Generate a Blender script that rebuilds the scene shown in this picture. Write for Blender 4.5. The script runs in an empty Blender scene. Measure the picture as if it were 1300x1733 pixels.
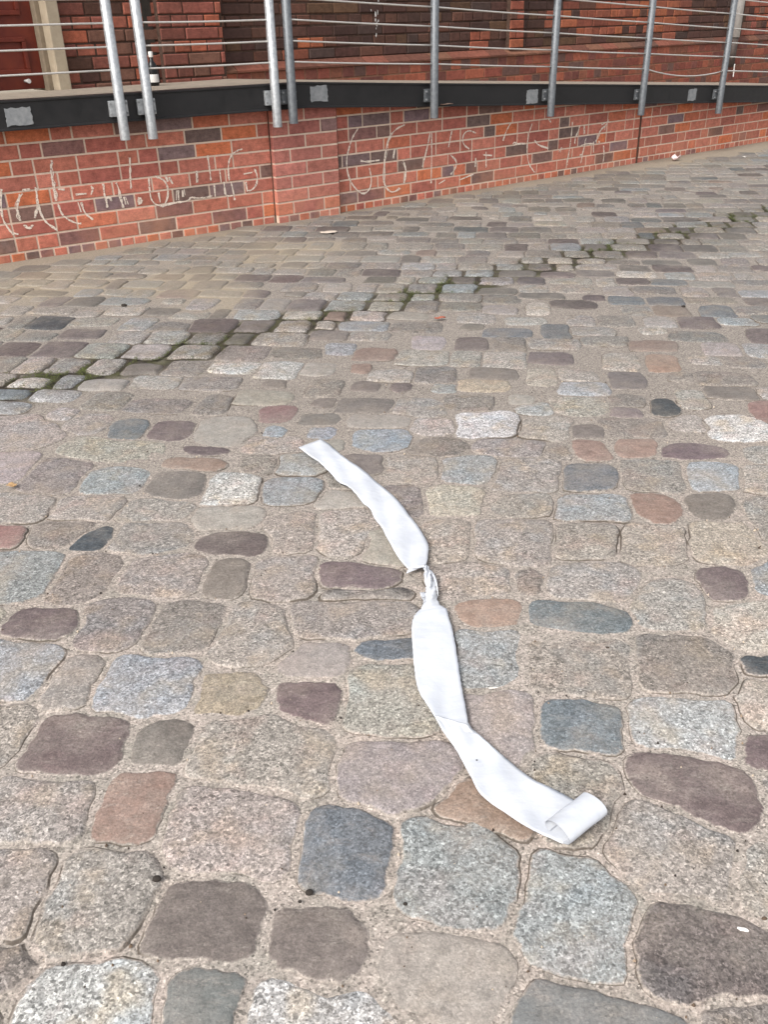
import bpy, math, random
import numpy as np
from mathutils import Vector

random.seed(11); rng = np.random.default_rng(5)
scene = bpy.context.scene
COL = scene.collection

# ------------------------------------------------------------------ camera
F_PX, PITCH, ROLL = 1500.0, 0.505, -0.0243
CAM_H = 14.228 * 0.0833
_fw = np.array([0, math.cos(PITCH), -math.sin(PITCH)]); _rt = np.array([1.0, 0, 0]); _up = np.cross(_rt, _fw)
RT = math.cos(ROLL) * _rt + math.sin(ROLL) * _up
UP = -math.sin(ROLL) * _rt + math.cos(ROLL) * _up
FW = _fw
cam_data = bpy.data.cameras.new("camera"); cam = bpy.data.objects.new("camera", cam_data); COL.objects.link(cam)
from mathutils import Matrix
cam.matrix_world = Matrix(((RT[0], UP[0], -FW[0], 0), (RT[1], UP[1], -FW[1], 0), (RT[2], UP[2], -FW[2], CAM_H), (0, 0, 0, 1)))
cam_data.sensor_fit = 'VERTICAL'; cam_data.sensor_height = 24.0
cam_data.lens = 24.0 * F_PX / 1733.0
cam_data.clip_start = 0.02; cam_data.clip_end = 500
scene.camera = cam

# ------------------------------------------------------------------ light
SUN_EL, SUN_AZ = math.radians(46), math.radians(-143)      # azimuth measured from +Y towards +X
world = bpy.data.worlds.new("World"); scene.world = world; world.use_nodes = True
wn = world.node_tree.nodes; wl = world.node_tree.links
bg = wn['Background']; sky = wn.new('ShaderNodeTexSky'); sky.sky_type = 'NISHITA'; sky.sun_disc = False
sky.sun_elevation = SUN_EL; sky.sun_rotation = SUN_AZ; sky.air_density = 1.0; sky.dust_density = 4.0; sky.ozone_density = 1.0
hsv = wn.new('ShaderNodeHueSaturation'); hsv.inputs['Saturation'].default_value = 0.30
wl.new(sky.outputs[0], hsv.inputs['Color']); wl.new(hsv.outputs[0], bg.inputs['Color'])
bg.inputs['Strength'].default_value = 0.15
sl = bpy.data.lights.new("sun", 'SUN'); sl.energy = 1.45; sl.angle = math.radians(18); sl.color = (1.0, 0.97, 0.93)
so = bpy.data.objects.new("sun", sl); COL.objects.link(so)
sd = Vector((math.sin(SUN_AZ) * math.cos(SUN_EL), math.cos(SUN_AZ) * math.cos(SUN_EL), math.sin(SUN_EL)))
so.rotation_euler = sd.to_track_quat('Z', 'Y').to_euler()
scene.view_settings.view_transform = 'Standard'; scene.view_settings.look = 'None'
scene.view_settings.exposure = 0.78; scene.view_settings.gamma = 1.0

# ------------------------------------------------------------------ survey helpers: photo direction onto a real plane
def ray(x, y): return FW * F_PX + RT * (x - 650) - UP * (y - 866.5)
def gnd(x, y, z=0.0):
    w = ray(x, y); s = (z - CAM_H) / w[2]; return np.array([w[0] * s, w[1] * s, z])
def onwall(x, y, a, d):
    n = np.array([-math.cos(a), math.sin(a), 0]); w = ray(x, y)
    return w * d / (w @ n) + np.array([0, 0, CAM_H])
AL, DL = math.radians(56.06), 66.97 * .0833       # front wall, left stretch: azimuth, distance
AR, DR = math.radians(51.94), 64.08 * .0833       # right stretch
AB, DB = math.radians(48.0), 5.981                # building plinth face

class Frame:
    """vertical plane: s runs along it, off is towards the street"""
    def __init__(f, a, d):
        f.a, f.d = a, d; f.dir = np.array([math.sin(a), math.cos(a), 0]); f.n = np.array([-math.cos(a), math.sin(a), 0])
        f.o = f.n * d
    def P(f, s, z, off=0.0):
        return f.o + f.dir * s - f.n * off + np.array([0, 0, z])
    def s_of(f, p): return float((np.asarray(p) - f.o) @ f.dir)
    def px(f, x, y, off=0.0):
        w = ray(x, y); p = w * (f.d - off) / (w @ f.n) + np.array([0, 0, CAM_H]); return f.s_of(p), float(p[2])
FL, FR, FB = Frame(AL, DL), Frame(AR, DR), Frame(AB, DB)

# ------------------------------------------------------------------ object helpers
def srgb(h):
    h = h.lstrip('#'); v = [int(h[i:i + 2], 16) / 255 for i in (0, 2, 4)]
    return tuple((c / 12.92 if c <= .04045 else ((c + .055) / 1.055) ** 2.4) for c in v)
def tag(o, label=None, cat=None, group=None, kind=None):
    if label: o['label'] = label
    if cat: o['category'] = cat
    if group: o['group'] = group
    if kind: o['kind'] = kind
    return o
def empty(name, loc=(0, 0, 0)):
    o = bpy.data.objects.new(name, None); o.location = loc; COL.objects.link(o); o.empty_display_size = .1; return o
class MB:
    def __init__(s): s.v = []; s.f = []; s.c = []; s.p = []; s.mi = []; s.cc = (1, 1, 1); s.pp = (0, 0, 0); s.m = 0
    def vert(s, p, c=None, q=None):
        s.v.append(tuple(float(x) for x in p)); s.c.append(c or s.cc); s.p.append(q or s.pp); return len(s.v) - 1
    def face(s, idx): s.f.append(tuple(idx)); s.mi.append(s.m)
    def hexa(s, P):      # 8 points: bottom 4 (ccw), top 4
        b = [s.vert(p) for p in P]
        for f in ((3, 2, 1, 0), (4, 5, 6, 7), (0, 1, 5, 4), (1, 2, 6, 5), (2, 3, 7, 6), (3, 0, 4, 7)): s.face([b[i] for i in f])
    def box(s, x0, x1, y0, y1, z0, z1, fn=lambda p: p):
        s.hexa([fn(p) for p in ((x0, y0, z0), (x1, y0, z0), (x1, y1, z0), (x0, y1, z0), (x0, y0, z1), (x1, y0, z1), (x1, y1, z1), (x0, y1, z1))])
    def tube(s, pts, r, n=12, cap=True):
        pts = [np.asarray(p, float) for p in pts]; rings = []
        for i, p in enumerate(pts):
            t = pts[min(i + 1, len(pts) - 1)] - pts[max(i - 1, 0)]; t = t / np.linalg.norm(t)
            a = np.cross(t, (0, 0, 1)) if abs(t[2]) < .9 else np.cross(t, (1, 0, 0)); a /= np.linalg.norm(a); b = np.cross(t, a)
            rr = r[i] if hasattr(r, '__len__') else r
            rings.append([s.vert(p + rr * (math.cos(k * 2 * math.pi / n) * a + math.sin(k * 2 * math.pi / n) * b)) for k in range(n)])
        for A, B in zip(rings, rings[1:]):
            for k in range(n): s.face((A[k], A[(k + 1) % n], B[(k + 1) % n], B[k]))
        if cap: s.face(rings[0][::-1]); s.face(rings[-1])
    def build(s, name, mats, parent=None, smooth=False, bevel=0, recalc=True):
        me = bpy.data.meshes.new(name); me.from_pydata(s.v, [], s.f)
        ca = me.color_attributes.new('Col', 'FLOAT_COLOR', 'POINT'); cp = me.color_attributes.new('Par', 'FLOAT_COLOR', 'POINT')
        n = len(s.v); A = np.ones((n, 4), np.float32); A[:, :3] = np.array(s.c, np.float32); ca.data.foreach_set('color', A.ravel())
        B = np.ones((n, 4), np.float32); B[:, :3] = np.array(s.p, np.float32); cp.data.foreach_set('color', B.ravel())
        for m in (mats if isinstance(mats, (list, tuple)) else [mats]): me.materials.append(m)
        me.polygons.foreach_set('material_index', s.mi)
        if smooth: me.polygons.foreach_set('use_smooth', [True] * len(s.f))
        me.update()
        if recalc:
            import bmesh
            b = bmesh.new(); b.from_mesh(me); bmesh.ops.recalc_face_normals(b, faces=b.faces); b.to_mesh(me); b.free()
        o = bpy.data.objects.new(name, me); COL.objects.link(o)
        if parent is not None: o.parent = parent
        if bevel:
            md = o.modifiers.new('bevel', 'BEVEL'); md.width = bevel; md.segments = 2; md.limit_method = 'ANGLE'
        return o

# ------------------------------------------------------------------ materials
class NT:
    def __init__(s, name):
        s.m = bpy.data.materials.new(name); s.m.use_nodes = True; s.t = s.m.node_tree; s.N = s.t.nodes; s.L = s.t.links
        s.b = s.N['Principled BSDF']; s.co = s.N.new('ShaderNodeTexCoord').outputs['Object']
    def lk(s, a, b):
        if isinstance(a, (int, float)): b.default_value = a
        elif isinstance(a, tuple): b.default_value = a if len(a) == 4 else (*a, 1)
        else: s.L.new(a, b)
    def noise(s, sc, det=3, rough=.6, vec=None, out='Fac', dist=0):
        n = s.N.new('ShaderNodeTexNoise'); n.inputs['Scale'].default_value = sc; n.inputs['Detail'].default_value = det
        n.inputs['Roughness'].default_value = rough; n.inputs['Distortion'].default_value = dist; s.L.new(vec or s.co, n.inputs['Vector']); return n.outputs[out]
    def vor(s, sc, feat='F1', out='Color', vec=None, rnd=1):
        n = s.N.new('ShaderNodeTexVoronoi'); n.feature = feat; n.inputs['Scale'].default_value = sc; n.inputs['Randomness'].default_value = rnd
        s.L.new(vec or s.co, n.inputs['Vector']); return n.outputs[out]
    def ramp(s, v, stops):
        n = s.N.new('ShaderNodeValToRGB'); e = n.color_ramp.elements
        while len(e) < len(stops): e.new(.5)
        for i, (p, c) in enumerate(stops): e[i].position = p; e[i].color = (c, c, c, 1) if isinstance(c, (int, float)) else (*c, 1)
        s.lk(v, n.inputs[0]); return n.outputs[0]
    def math(s, op, a, b=0.0, cl=False):
        n = s.N.new('ShaderNodeMath'); n.operation = op; n.use_clamp = cl; s.lk(a, n.inputs[0]); s.lk(b, n.inputs[1]); return n.outputs[0]
    def mix(s, f, a, b, mode='MIX'):
        n = s.N.new('ShaderNodeMix'); n.data_type = 'RGBA'; n.blend_type = mode; n.clamp_factor = True
        s.lk(f, n.inputs[0]); s.lk(a, n.inputs[6]); s.lk(b, n.inputs[7]); return n.outputs[2]
    def attr(s, name):
        n = s.N.new('ShaderNodeAttribute'); n.attribute_name = name; return n.outputs['Color']
    def sep(s, c):
        n = s.N.new('ShaderNodeSeparateColor'); s.L.new(c, n.inputs[0]); return n.outputs
    def xyz(s, v=None):
        n = s.N.new('ShaderNodeSeparateXYZ'); s.L.new(v or s.co, n.inputs[0]); return n.outputs
    def bump(s, h, st=.5, d=.002, nrm=None):
        n = s.N.new('ShaderNodeBump'); n.inputs['Strength'].default_value = st; n.inputs['Distance'].default_value = d
        s.L.new(h, n.inputs['Height'])
        if nrm: s.L.new(nrm, n.inputs['Normal'])
        return n.outputs[0]
    def fin(s, col, rough=.85, nrm=None, metal=0.0, spec=.4):
        s.lk(col, s.b.inputs['Base Color']); s.lk(rough, s.b.inputs['Roughness']); s.lk(metal, s.b.inputs['Metallic'])
        s.b.inputs['Specular IOR Level'].default_value = spec
        if nrm: s.L.new(nrm, s.b.inputs['Normal'])
        return s.m

G_A = 0.0
def gutter_dist(t):
    """distance in metres (positive towards the wall) from the mossy joint line that runs parallel to the wall"""
    x, y, z = t.xyz()
    return t.math('ADD', t.math('ADD', t.math('MULTIPLY', x, float(GUT_N[0])), t.math('MULTIPLY', y, float(GUT_N[1]))), -GUT_D)
_g0, _g1 = gnd(60, 650), gnd(1250, 372)
_gd = (_g1 - _g0)[:2]; _gd /= np.linalg.norm(_gd); GUT_N = np.array([-_gd[1], _gd[0]]); GUT_D = float(GUT_N @ _g0[:2])

def wall_dist(t):
    x, y, z = t.xyz()
    a = t.math('SUBTRACT', float(DL), t.math('ADD', t.math('MULTIPLY', x, float(FL.n[0])), t.math('MULTIPLY', y, float(FL.n[1]))))
    b = t.math('SUBTRACT', float(DR), t.math('ADD', t.math('MULTIPLY', x, float(FR.n[0])), t.math('MULTIPLY', y, float(FR.n[1]))))
    return t.math('MINIMUM', a, b)
SHEEN = [(float(gnd(480, 430)[0]), float(gnd(480, 430)[1]), .55), (float(gnd(300, 480)[0]), float(gnd(300, 480)[1]), .5), (float(gnd(80, 480)[0]), float(gnd(80, 480)[1]), .6), (float(gnd(360, 500)[0]), float(gnd(360, 500)[1]), .35)]  # warm pale light on the ground, painted into the colour as blobs
def sandcol(t):
    big = t.noise(1.3, 3); med = t.noise(14, 4); fine = t.noise(230, 3, .7); g = t.sep(t.vor(290)); g2 = t.sep(t.vor(150))
    c = t.mix(t.ramp(big, [(.35, 0), (.68, 1)]), srgb('#a0968e'), srgb('#a99b90'))
    c = t.mix(t.ramp(med, [(.35, 0), (.7, 1)]), c, srgb('#8d877e'))
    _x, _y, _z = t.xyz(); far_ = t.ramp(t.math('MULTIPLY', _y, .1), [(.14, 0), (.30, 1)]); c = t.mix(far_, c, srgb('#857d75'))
    c = t.mix(.9, c, t.ramp(g[0], [(0, .38), (.14, .72), (.5, 1.0), (.88, 1.15), (1, 1.6)]), 'MULTIPLY')
    c = t.mix(.6, c, t.ramp(g2[1], [(0, .5), (.12, .85), (.6, 1.0), (.95, 1.1), (1, 1.4)]), 'MULTIPLY')
    c = t.mix(.6, c, t.ramp(fine, [(.3, .5), (.5, 1), (.72, 1.45)]), 'MULTIPLY')
    g = g[0]
    # yellowish silt at the wall foot; the blobs paint a warm light sheen
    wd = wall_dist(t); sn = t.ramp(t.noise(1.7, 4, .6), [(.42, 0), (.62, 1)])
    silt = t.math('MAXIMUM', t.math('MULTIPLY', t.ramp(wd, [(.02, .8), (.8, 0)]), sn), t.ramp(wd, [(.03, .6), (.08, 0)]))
    for bx, by, br in SHEEN:
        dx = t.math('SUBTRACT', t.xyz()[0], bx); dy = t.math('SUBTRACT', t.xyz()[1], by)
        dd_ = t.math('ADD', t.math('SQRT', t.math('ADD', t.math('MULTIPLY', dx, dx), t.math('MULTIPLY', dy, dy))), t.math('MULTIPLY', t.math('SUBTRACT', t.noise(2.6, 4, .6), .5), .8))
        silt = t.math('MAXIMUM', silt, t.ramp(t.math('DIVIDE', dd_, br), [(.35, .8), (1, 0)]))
    t.silt = silt; c = t.mix(t.math('MULTIPLY', silt, .7), c, t.mix(fine, srgb('#8c7f69'), srgb('#a3957d')))  # silt holds the wall-foot silt and the painted light sheen
    # dirt in the gutter joints
    mpv = t.N.new('ShaderNodeMapping'); mpv.inputs['Rotation'].default_value = (0, 0, math.radians(8)); mpv.inputs['Scale'].default_value = (5.5, 1.1, 1); t.L.new(t.co, mpv.inputs['Vector'])
    strk = t.noise(1.0, 3, .6, vec=mpv.outputs[0])
    gd = t.math('ABSOLUTE', t.math('ADD', gutter_dist(t), t.math('MULTIPLY', t.math('SUBTRACT', t.noise(2.2, 2), .5), .22)))
    gm = t.math('MULTIPLY', t.ramp(gd, [(.0, 1), (.13, 1), (.22, 0)]), t.ramp(strk, [(.33, .55), (.45, 1)]))
    dirt = t.mix(t.ramp(t.noise(14, 3), [(.42, 0), (.55, 1)]), srgb('#27221c'), srgb('#3e3d26'))
    c = t.mix(t.math('MULTIPLY', gm, .92), c, dirt)
    return c, fine, g
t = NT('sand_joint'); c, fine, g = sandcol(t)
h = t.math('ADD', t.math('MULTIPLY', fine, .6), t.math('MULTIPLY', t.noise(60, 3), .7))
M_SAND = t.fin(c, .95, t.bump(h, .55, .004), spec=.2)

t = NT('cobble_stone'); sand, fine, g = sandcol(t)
base = t.attr('Col'); par = t.sep(t.attr('Par'))          # par: grain contrast, edge, random
cells = t.sep(t.vor(215)); cells2 = t.sep(t.vor(400))
wob = t.noise(9, 3); dust = t.noise(5.5, 4, .65)
gr = t.mix(1.0, t.ramp(cells[0], [(0, .30), (.16, .62), (.45, 1.0), (.8, 1.25), (1, 1.85)]), t.ramp(cells2[1], [(0, .38), (.25, .82), (.7, 1.1), (1, 1.6)]), 'MULTIPLY')
lowc = t.ramp(t.noise(34, 4, .7), [(.28, .72), (.5, 1), (.74, 1.22)])
# minerals: ochre, rose and blue-grey drifts through the granites
hue = t.N.new('ShaderNodeTexNoise'); hue.inputs['Scale'].default_value = 11; hue.inputs['Detail'].default_value = 4; t.L.new(t.co, hue.inputs['Vector'])
hc = t.sep(hue.outputs['Color'])
b2 = t.mix(t.math('MULTIPLY', t.ramp(hc[0], [(.53, 0), (.66, 1)]), t.math('MULTIPLY', par[0], .55)), base, t.mix(1.0, base, (1.22, 1.02, .74), 'MULTIPLY'))
b2 = t.mix(t.math('MULTIPLY', t.ramp(hc[1], [(.53, 0), (.66, 1)]), t.math('MULTIPLY', par[0], .6)), b2, t.mix(1.0, base, (.88, 1.0, 1.1), 'MULTIPLY'))
b2 = t.mix(t.math('MULTIPLY', t.ramp(hc[2], [(.54, 0), (.68, 1)]), t.math('MULTIPLY', par[0], .55)), b2, t.mix(1.0, base, (1.18, .98, .94), 'MULTIPLY'))
stone = t.mix(par[0], b2, gr, 'MULTIPLY')
stone = t.mix(.9, stone, lowc, 'MULTIPLY')
stone = t.mix(.5, stone, t.ramp(fine, [(.3, .66), (.5, 1), (.72, 1.3)]), 'MULTIPLY')
# pale scuffs and scratches on the smooth stones
mp = t.N.new('ShaderNodeMapping'); mp.inputs['Scale'].default_value = (18, 60, 1); mp.inputs['Rotation'].default_value = (0, 0, .7); t.L.new(t.co, mp.inputs['Vector'])
scf = t.ramp(t.noise(1, 4, .7, vec=mp.outputs[0]), [(.54, 0), (.74, .65)])
stone = t.mix(t.math('MULTIPLY', scf, t.math('SUBTRACT', 1.0, par[0])), stone, sand)
# dust trodden over the stones, then wall-foot silt and the painted light sheen
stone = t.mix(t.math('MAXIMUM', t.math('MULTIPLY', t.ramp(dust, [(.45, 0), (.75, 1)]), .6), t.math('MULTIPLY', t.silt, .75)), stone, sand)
# ragged edges run into the sand
en = t.math('ADD', par[1], t.math('MULTIPLY', t.math('SUBTRACT', t.noise(60, 4, .7), .5), .9))
stone = t.mix(t.ramp(en, [(.66, 0), (.90, 1)]), stone, sand)
crn = t.math('MAXIMUM', t.ramp(t.noise(5.5, 3, .6), [(.47, 0), (.53, 1)]), t.math('MULTIPLY', t.math('GREATER_THAN', par[2], 1.5), t.ramp(t.noise(3.3, 2), [(.30, .8), (.42, 1)])))
crk = t.math('MULTIPLY', t.ramp(par[1], [(.86, 0), (.95, 1)]), t.math('MULTIPLY', crn, .85))
stone = t.mix(crk, stone, t.mix(t.noise(60, 2), srgb('#2e2721'), srgb('#5c5145')))
stone = t.mix(.8, stone, t.ramp(t.noise(.9, 4, .6), [(.3, .84), (.5, 1), (.7, 1.08)]), 'MULTIPLY')
hh = t.math('ADD', t.math('MULTIPLY', t.noise(70, 5, .65), 1.0), t.math('MULTIPLY', cells[0], .4))
M_STONE = t.fin(stone, t.ramp(t.noise(40, 3), [(.3, .62), (.7, .88)]), t.bump(hh, .7, .004), spec=.3)

def brick_mat(name, mortar, dirt, bumpd=.002):
    t = NT(name); base = t.attr('Col')
    n1 = t.noise(26, 4, .7); n2 = t.noise(180, 3, .7); n3 = t.noise(1.6, 4, .6)
    mp = t.N.new('ShaderNodeMapping'); mp.inputs['Scale'].default_value = (1, 1, 6); t.L.new(t.co, mp.inputs['Vector'])
    st = t.noise(22, 4, .6, vec=mp.outputs[0])
    c = t.mix(.9, base, t.ramp(n1, [(.28, .62), (.5, 1.0), (.75, 1.35)]), 'MULTIPLY')
    c = t.mix(.6, c, t.ramp(n2, [(.3, .7), (.5, 1), (.7, 1.25)]), 'MULTIPLY')
    c = t.mix(.5, c, t.ramp(st, [(.3, .72), (.55, 1.05), (.75, 1.2)]), 'MULTIPLY')
    if dirt: c = t.mix(t.math('MULTIPLY', t.ramp(n3, [(.35, 0), (.65, 1)]), dirt), c, srgb('#4d3b33'))
    x, y, z = t.xyz()
    if name == 'front_brick':   # patchy paler tone just above the paving
        e = t.math('MULTIPLY', t.ramp(z, [(.03, 1), (.32, 0)]), t.ramp(t.noise(3.5, 4, .6), [(.4, 0), (.66, .6)]))
        c = t.mix(e, c, srgb('#bd8468'))
    return t.fin(c, .82, t.bump(t.math('ADD', n1, t.math('MULTIPLY', n2, .5)), .5, bumpd), spec=.25)
M_BRICK = brick_mat('front_brick', None, 0)
M_OLDBRICK = brick_mat('old_brick', None, .45, .006)
M_PLBRICK = brick_mat('plinth_brick', None, .15)
def mortar_mat(name, a, b):
    t = NT(name); n = t.noise(40, 4, .7); f = t.noise(400, 2)
    c = t.mix(t.ramp(n, [(.3, 0), (.7, 1)]), srgb(a), srgb(b)); c = t.mix(.5, c, t.ramp(f, [(.3, .75), (.7, 1.2)]), 'MULTIPLY')
    return t.fin(c, .95, t.bump(f, .4, .002), spec=.15)
M_MORTAR = mortar_mat('pale_mortar', '#dec8b4', '#ceb4a0')
M_OLDMORTAR = mortar_mat('dirty_mortar', '#5a473d', '#3c2f29')
M_PLMORTAR = mortar_mat('plinth_mortar', '#94705a', '#765848')
def simple(name, a, b, rough=.6, metal=0, sc=30, bump=.0, rr=None, spec=.4):
    t = NT(name); n = t.noise(sc, 4, .65)
    c = t.mix(t.ramp(n, [(.3, 0), (.7, 1)]), srgb(a), srgb(b))
    return t.fin(c, rough if not rr else t.ramp(n, [(.3, rr[0]), (.7, rr[1])]), t.bump(t.noise(sc * 4, 3), .4, bump) if bump else None, metal, spec)
M_BEAM = simple('black_steel_paint', '#1c1c1d', '#272525', .45, sc=14, bump=.001, rr=(.35, .6))
M_GALV = simple('galvanised_steel', '#9a9da0', '#c2c4c4', .4, .55, 45, .0006, rr=(.3, .5))
M_GALVP = simple('galvanised_patch', '#7c7f81', '#9b9c9c', .6, .2, 30, .001)
M_CABLE = simple('steel_cable', '#c9c4bd', '#ddd8d0', .35, .6, 80)
M_CONC = simple('concrete_deck', '#7d7468', '#96897a', .9, 0, 18, .003)
M_DOOR = simple('red_door_paint', '#5d2218', '#74301f', .5, 0, 9, .001)
M_STONEJAMB = simple('painted_stone_jamb', '#9a8c78', '#aea08a', .8, 0, 12, .002)
M_CHALK = None
t = NT('chalk'); n = t.noise(150, 3, .7)
t.fin(t.mix(.6, srgb('#e6d6c6'), t.ramp(n, [(.3, .8), (.7, 1.1)]), 'MULTIPLY'), .95, None, spec=.1)
t.L.new(t.ramp(t.noise(90, 3, .7), [(.36, .35), (.5, 1)]), t.b.inputs['Alpha']); M_CHALK = t.m
t = NT('white_paper'); n = t.noise(22, 3); n2 = t.noise(9, 3)
cc = t.mix(t.ramp(n, [(.35, 0), (.75, 1)]), (.475, .495, .535), (.53, .54, .555))
mp = t.N.new('ShaderNodeMapping'); mp.inputs['Rotation'].default_value = (0, 0, .5); mp.inputs['Scale'].default_value = (3, 16, 1); t.L.new(t.co, mp.inputs['Vector'])
crs = t.noise(1.6, 3, .5, vec=mp.outputs[0]); cc = t.mix(t.ramp(t.noise(34, 5, .75), [(.60, 0), (.78, .35)]), cc, (.36, .33, .29))
M_PAPER = t.fin(cc, .75, t.bump(t.math('ADD', t.math('ADD', t.noise(26, 4, .55), t.math('MULTIPLY', crs, 1.1)), t.math('MULTIPLY', t.vor(13, 'DISTANCE_TO_EDGE', 'Distance'), .8)), .4, .005), spec=.25)
t.b.inputs['Subsurface Weight'].default_value = 0.0
M_INK = simple('black_ink', '#1a1a1d', '#26262a', .7)
M_PIPE = simple('white_pipe', '#b9b6b2', '#cfccc8', .5)
M_DARK = simple('dark_soil_shade', '#241f1b', '#37302a', .9)  # pebbles, and the painted shade of the recess strips
M_BOTTLE = simple('black_plastic', '#141414', '#1d1c1c', .3)
M_WHITEPL = simple('white_plastic', '#c9c6c2', '#dedbd6', .5)

# ------------------------------------------------------------------ ground sheet
g = MB(); n = 100
gx = np.concatenate([np.linspace(-40, -4, 8), np.linspace(-3.6, 6.4, 120), np.linspace(7, 40, 8)])
gy = np.concatenate([np.linspace(-20, 0, 5), np.linspace(.2, 11, 120), np.linspace(12, 40, 6)])
idx = {}
for j, y in enumerate(gy):
    for i, x in enumerate(gx):
        dz = .0022 * (math.sin(x * 7.3 + y * 3.1) + math.sin(x * 3.3 - y * 8.7 + 1.3)) * .5
        idx[i, j] = g.vert((x, y, dz))
for j in range(len(gy) - 1):
    for i in range(len(gx) - 1): g.face((idx[i, j], idx[i + 1, j], idx[i + 1, j + 1], idx[i, j + 1]))
o = g.build('ground', M_SAND, smooth=True, recalc=False); tag(o, 'sandy joint filling between the cobblestones', None, kind='structure')

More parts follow.
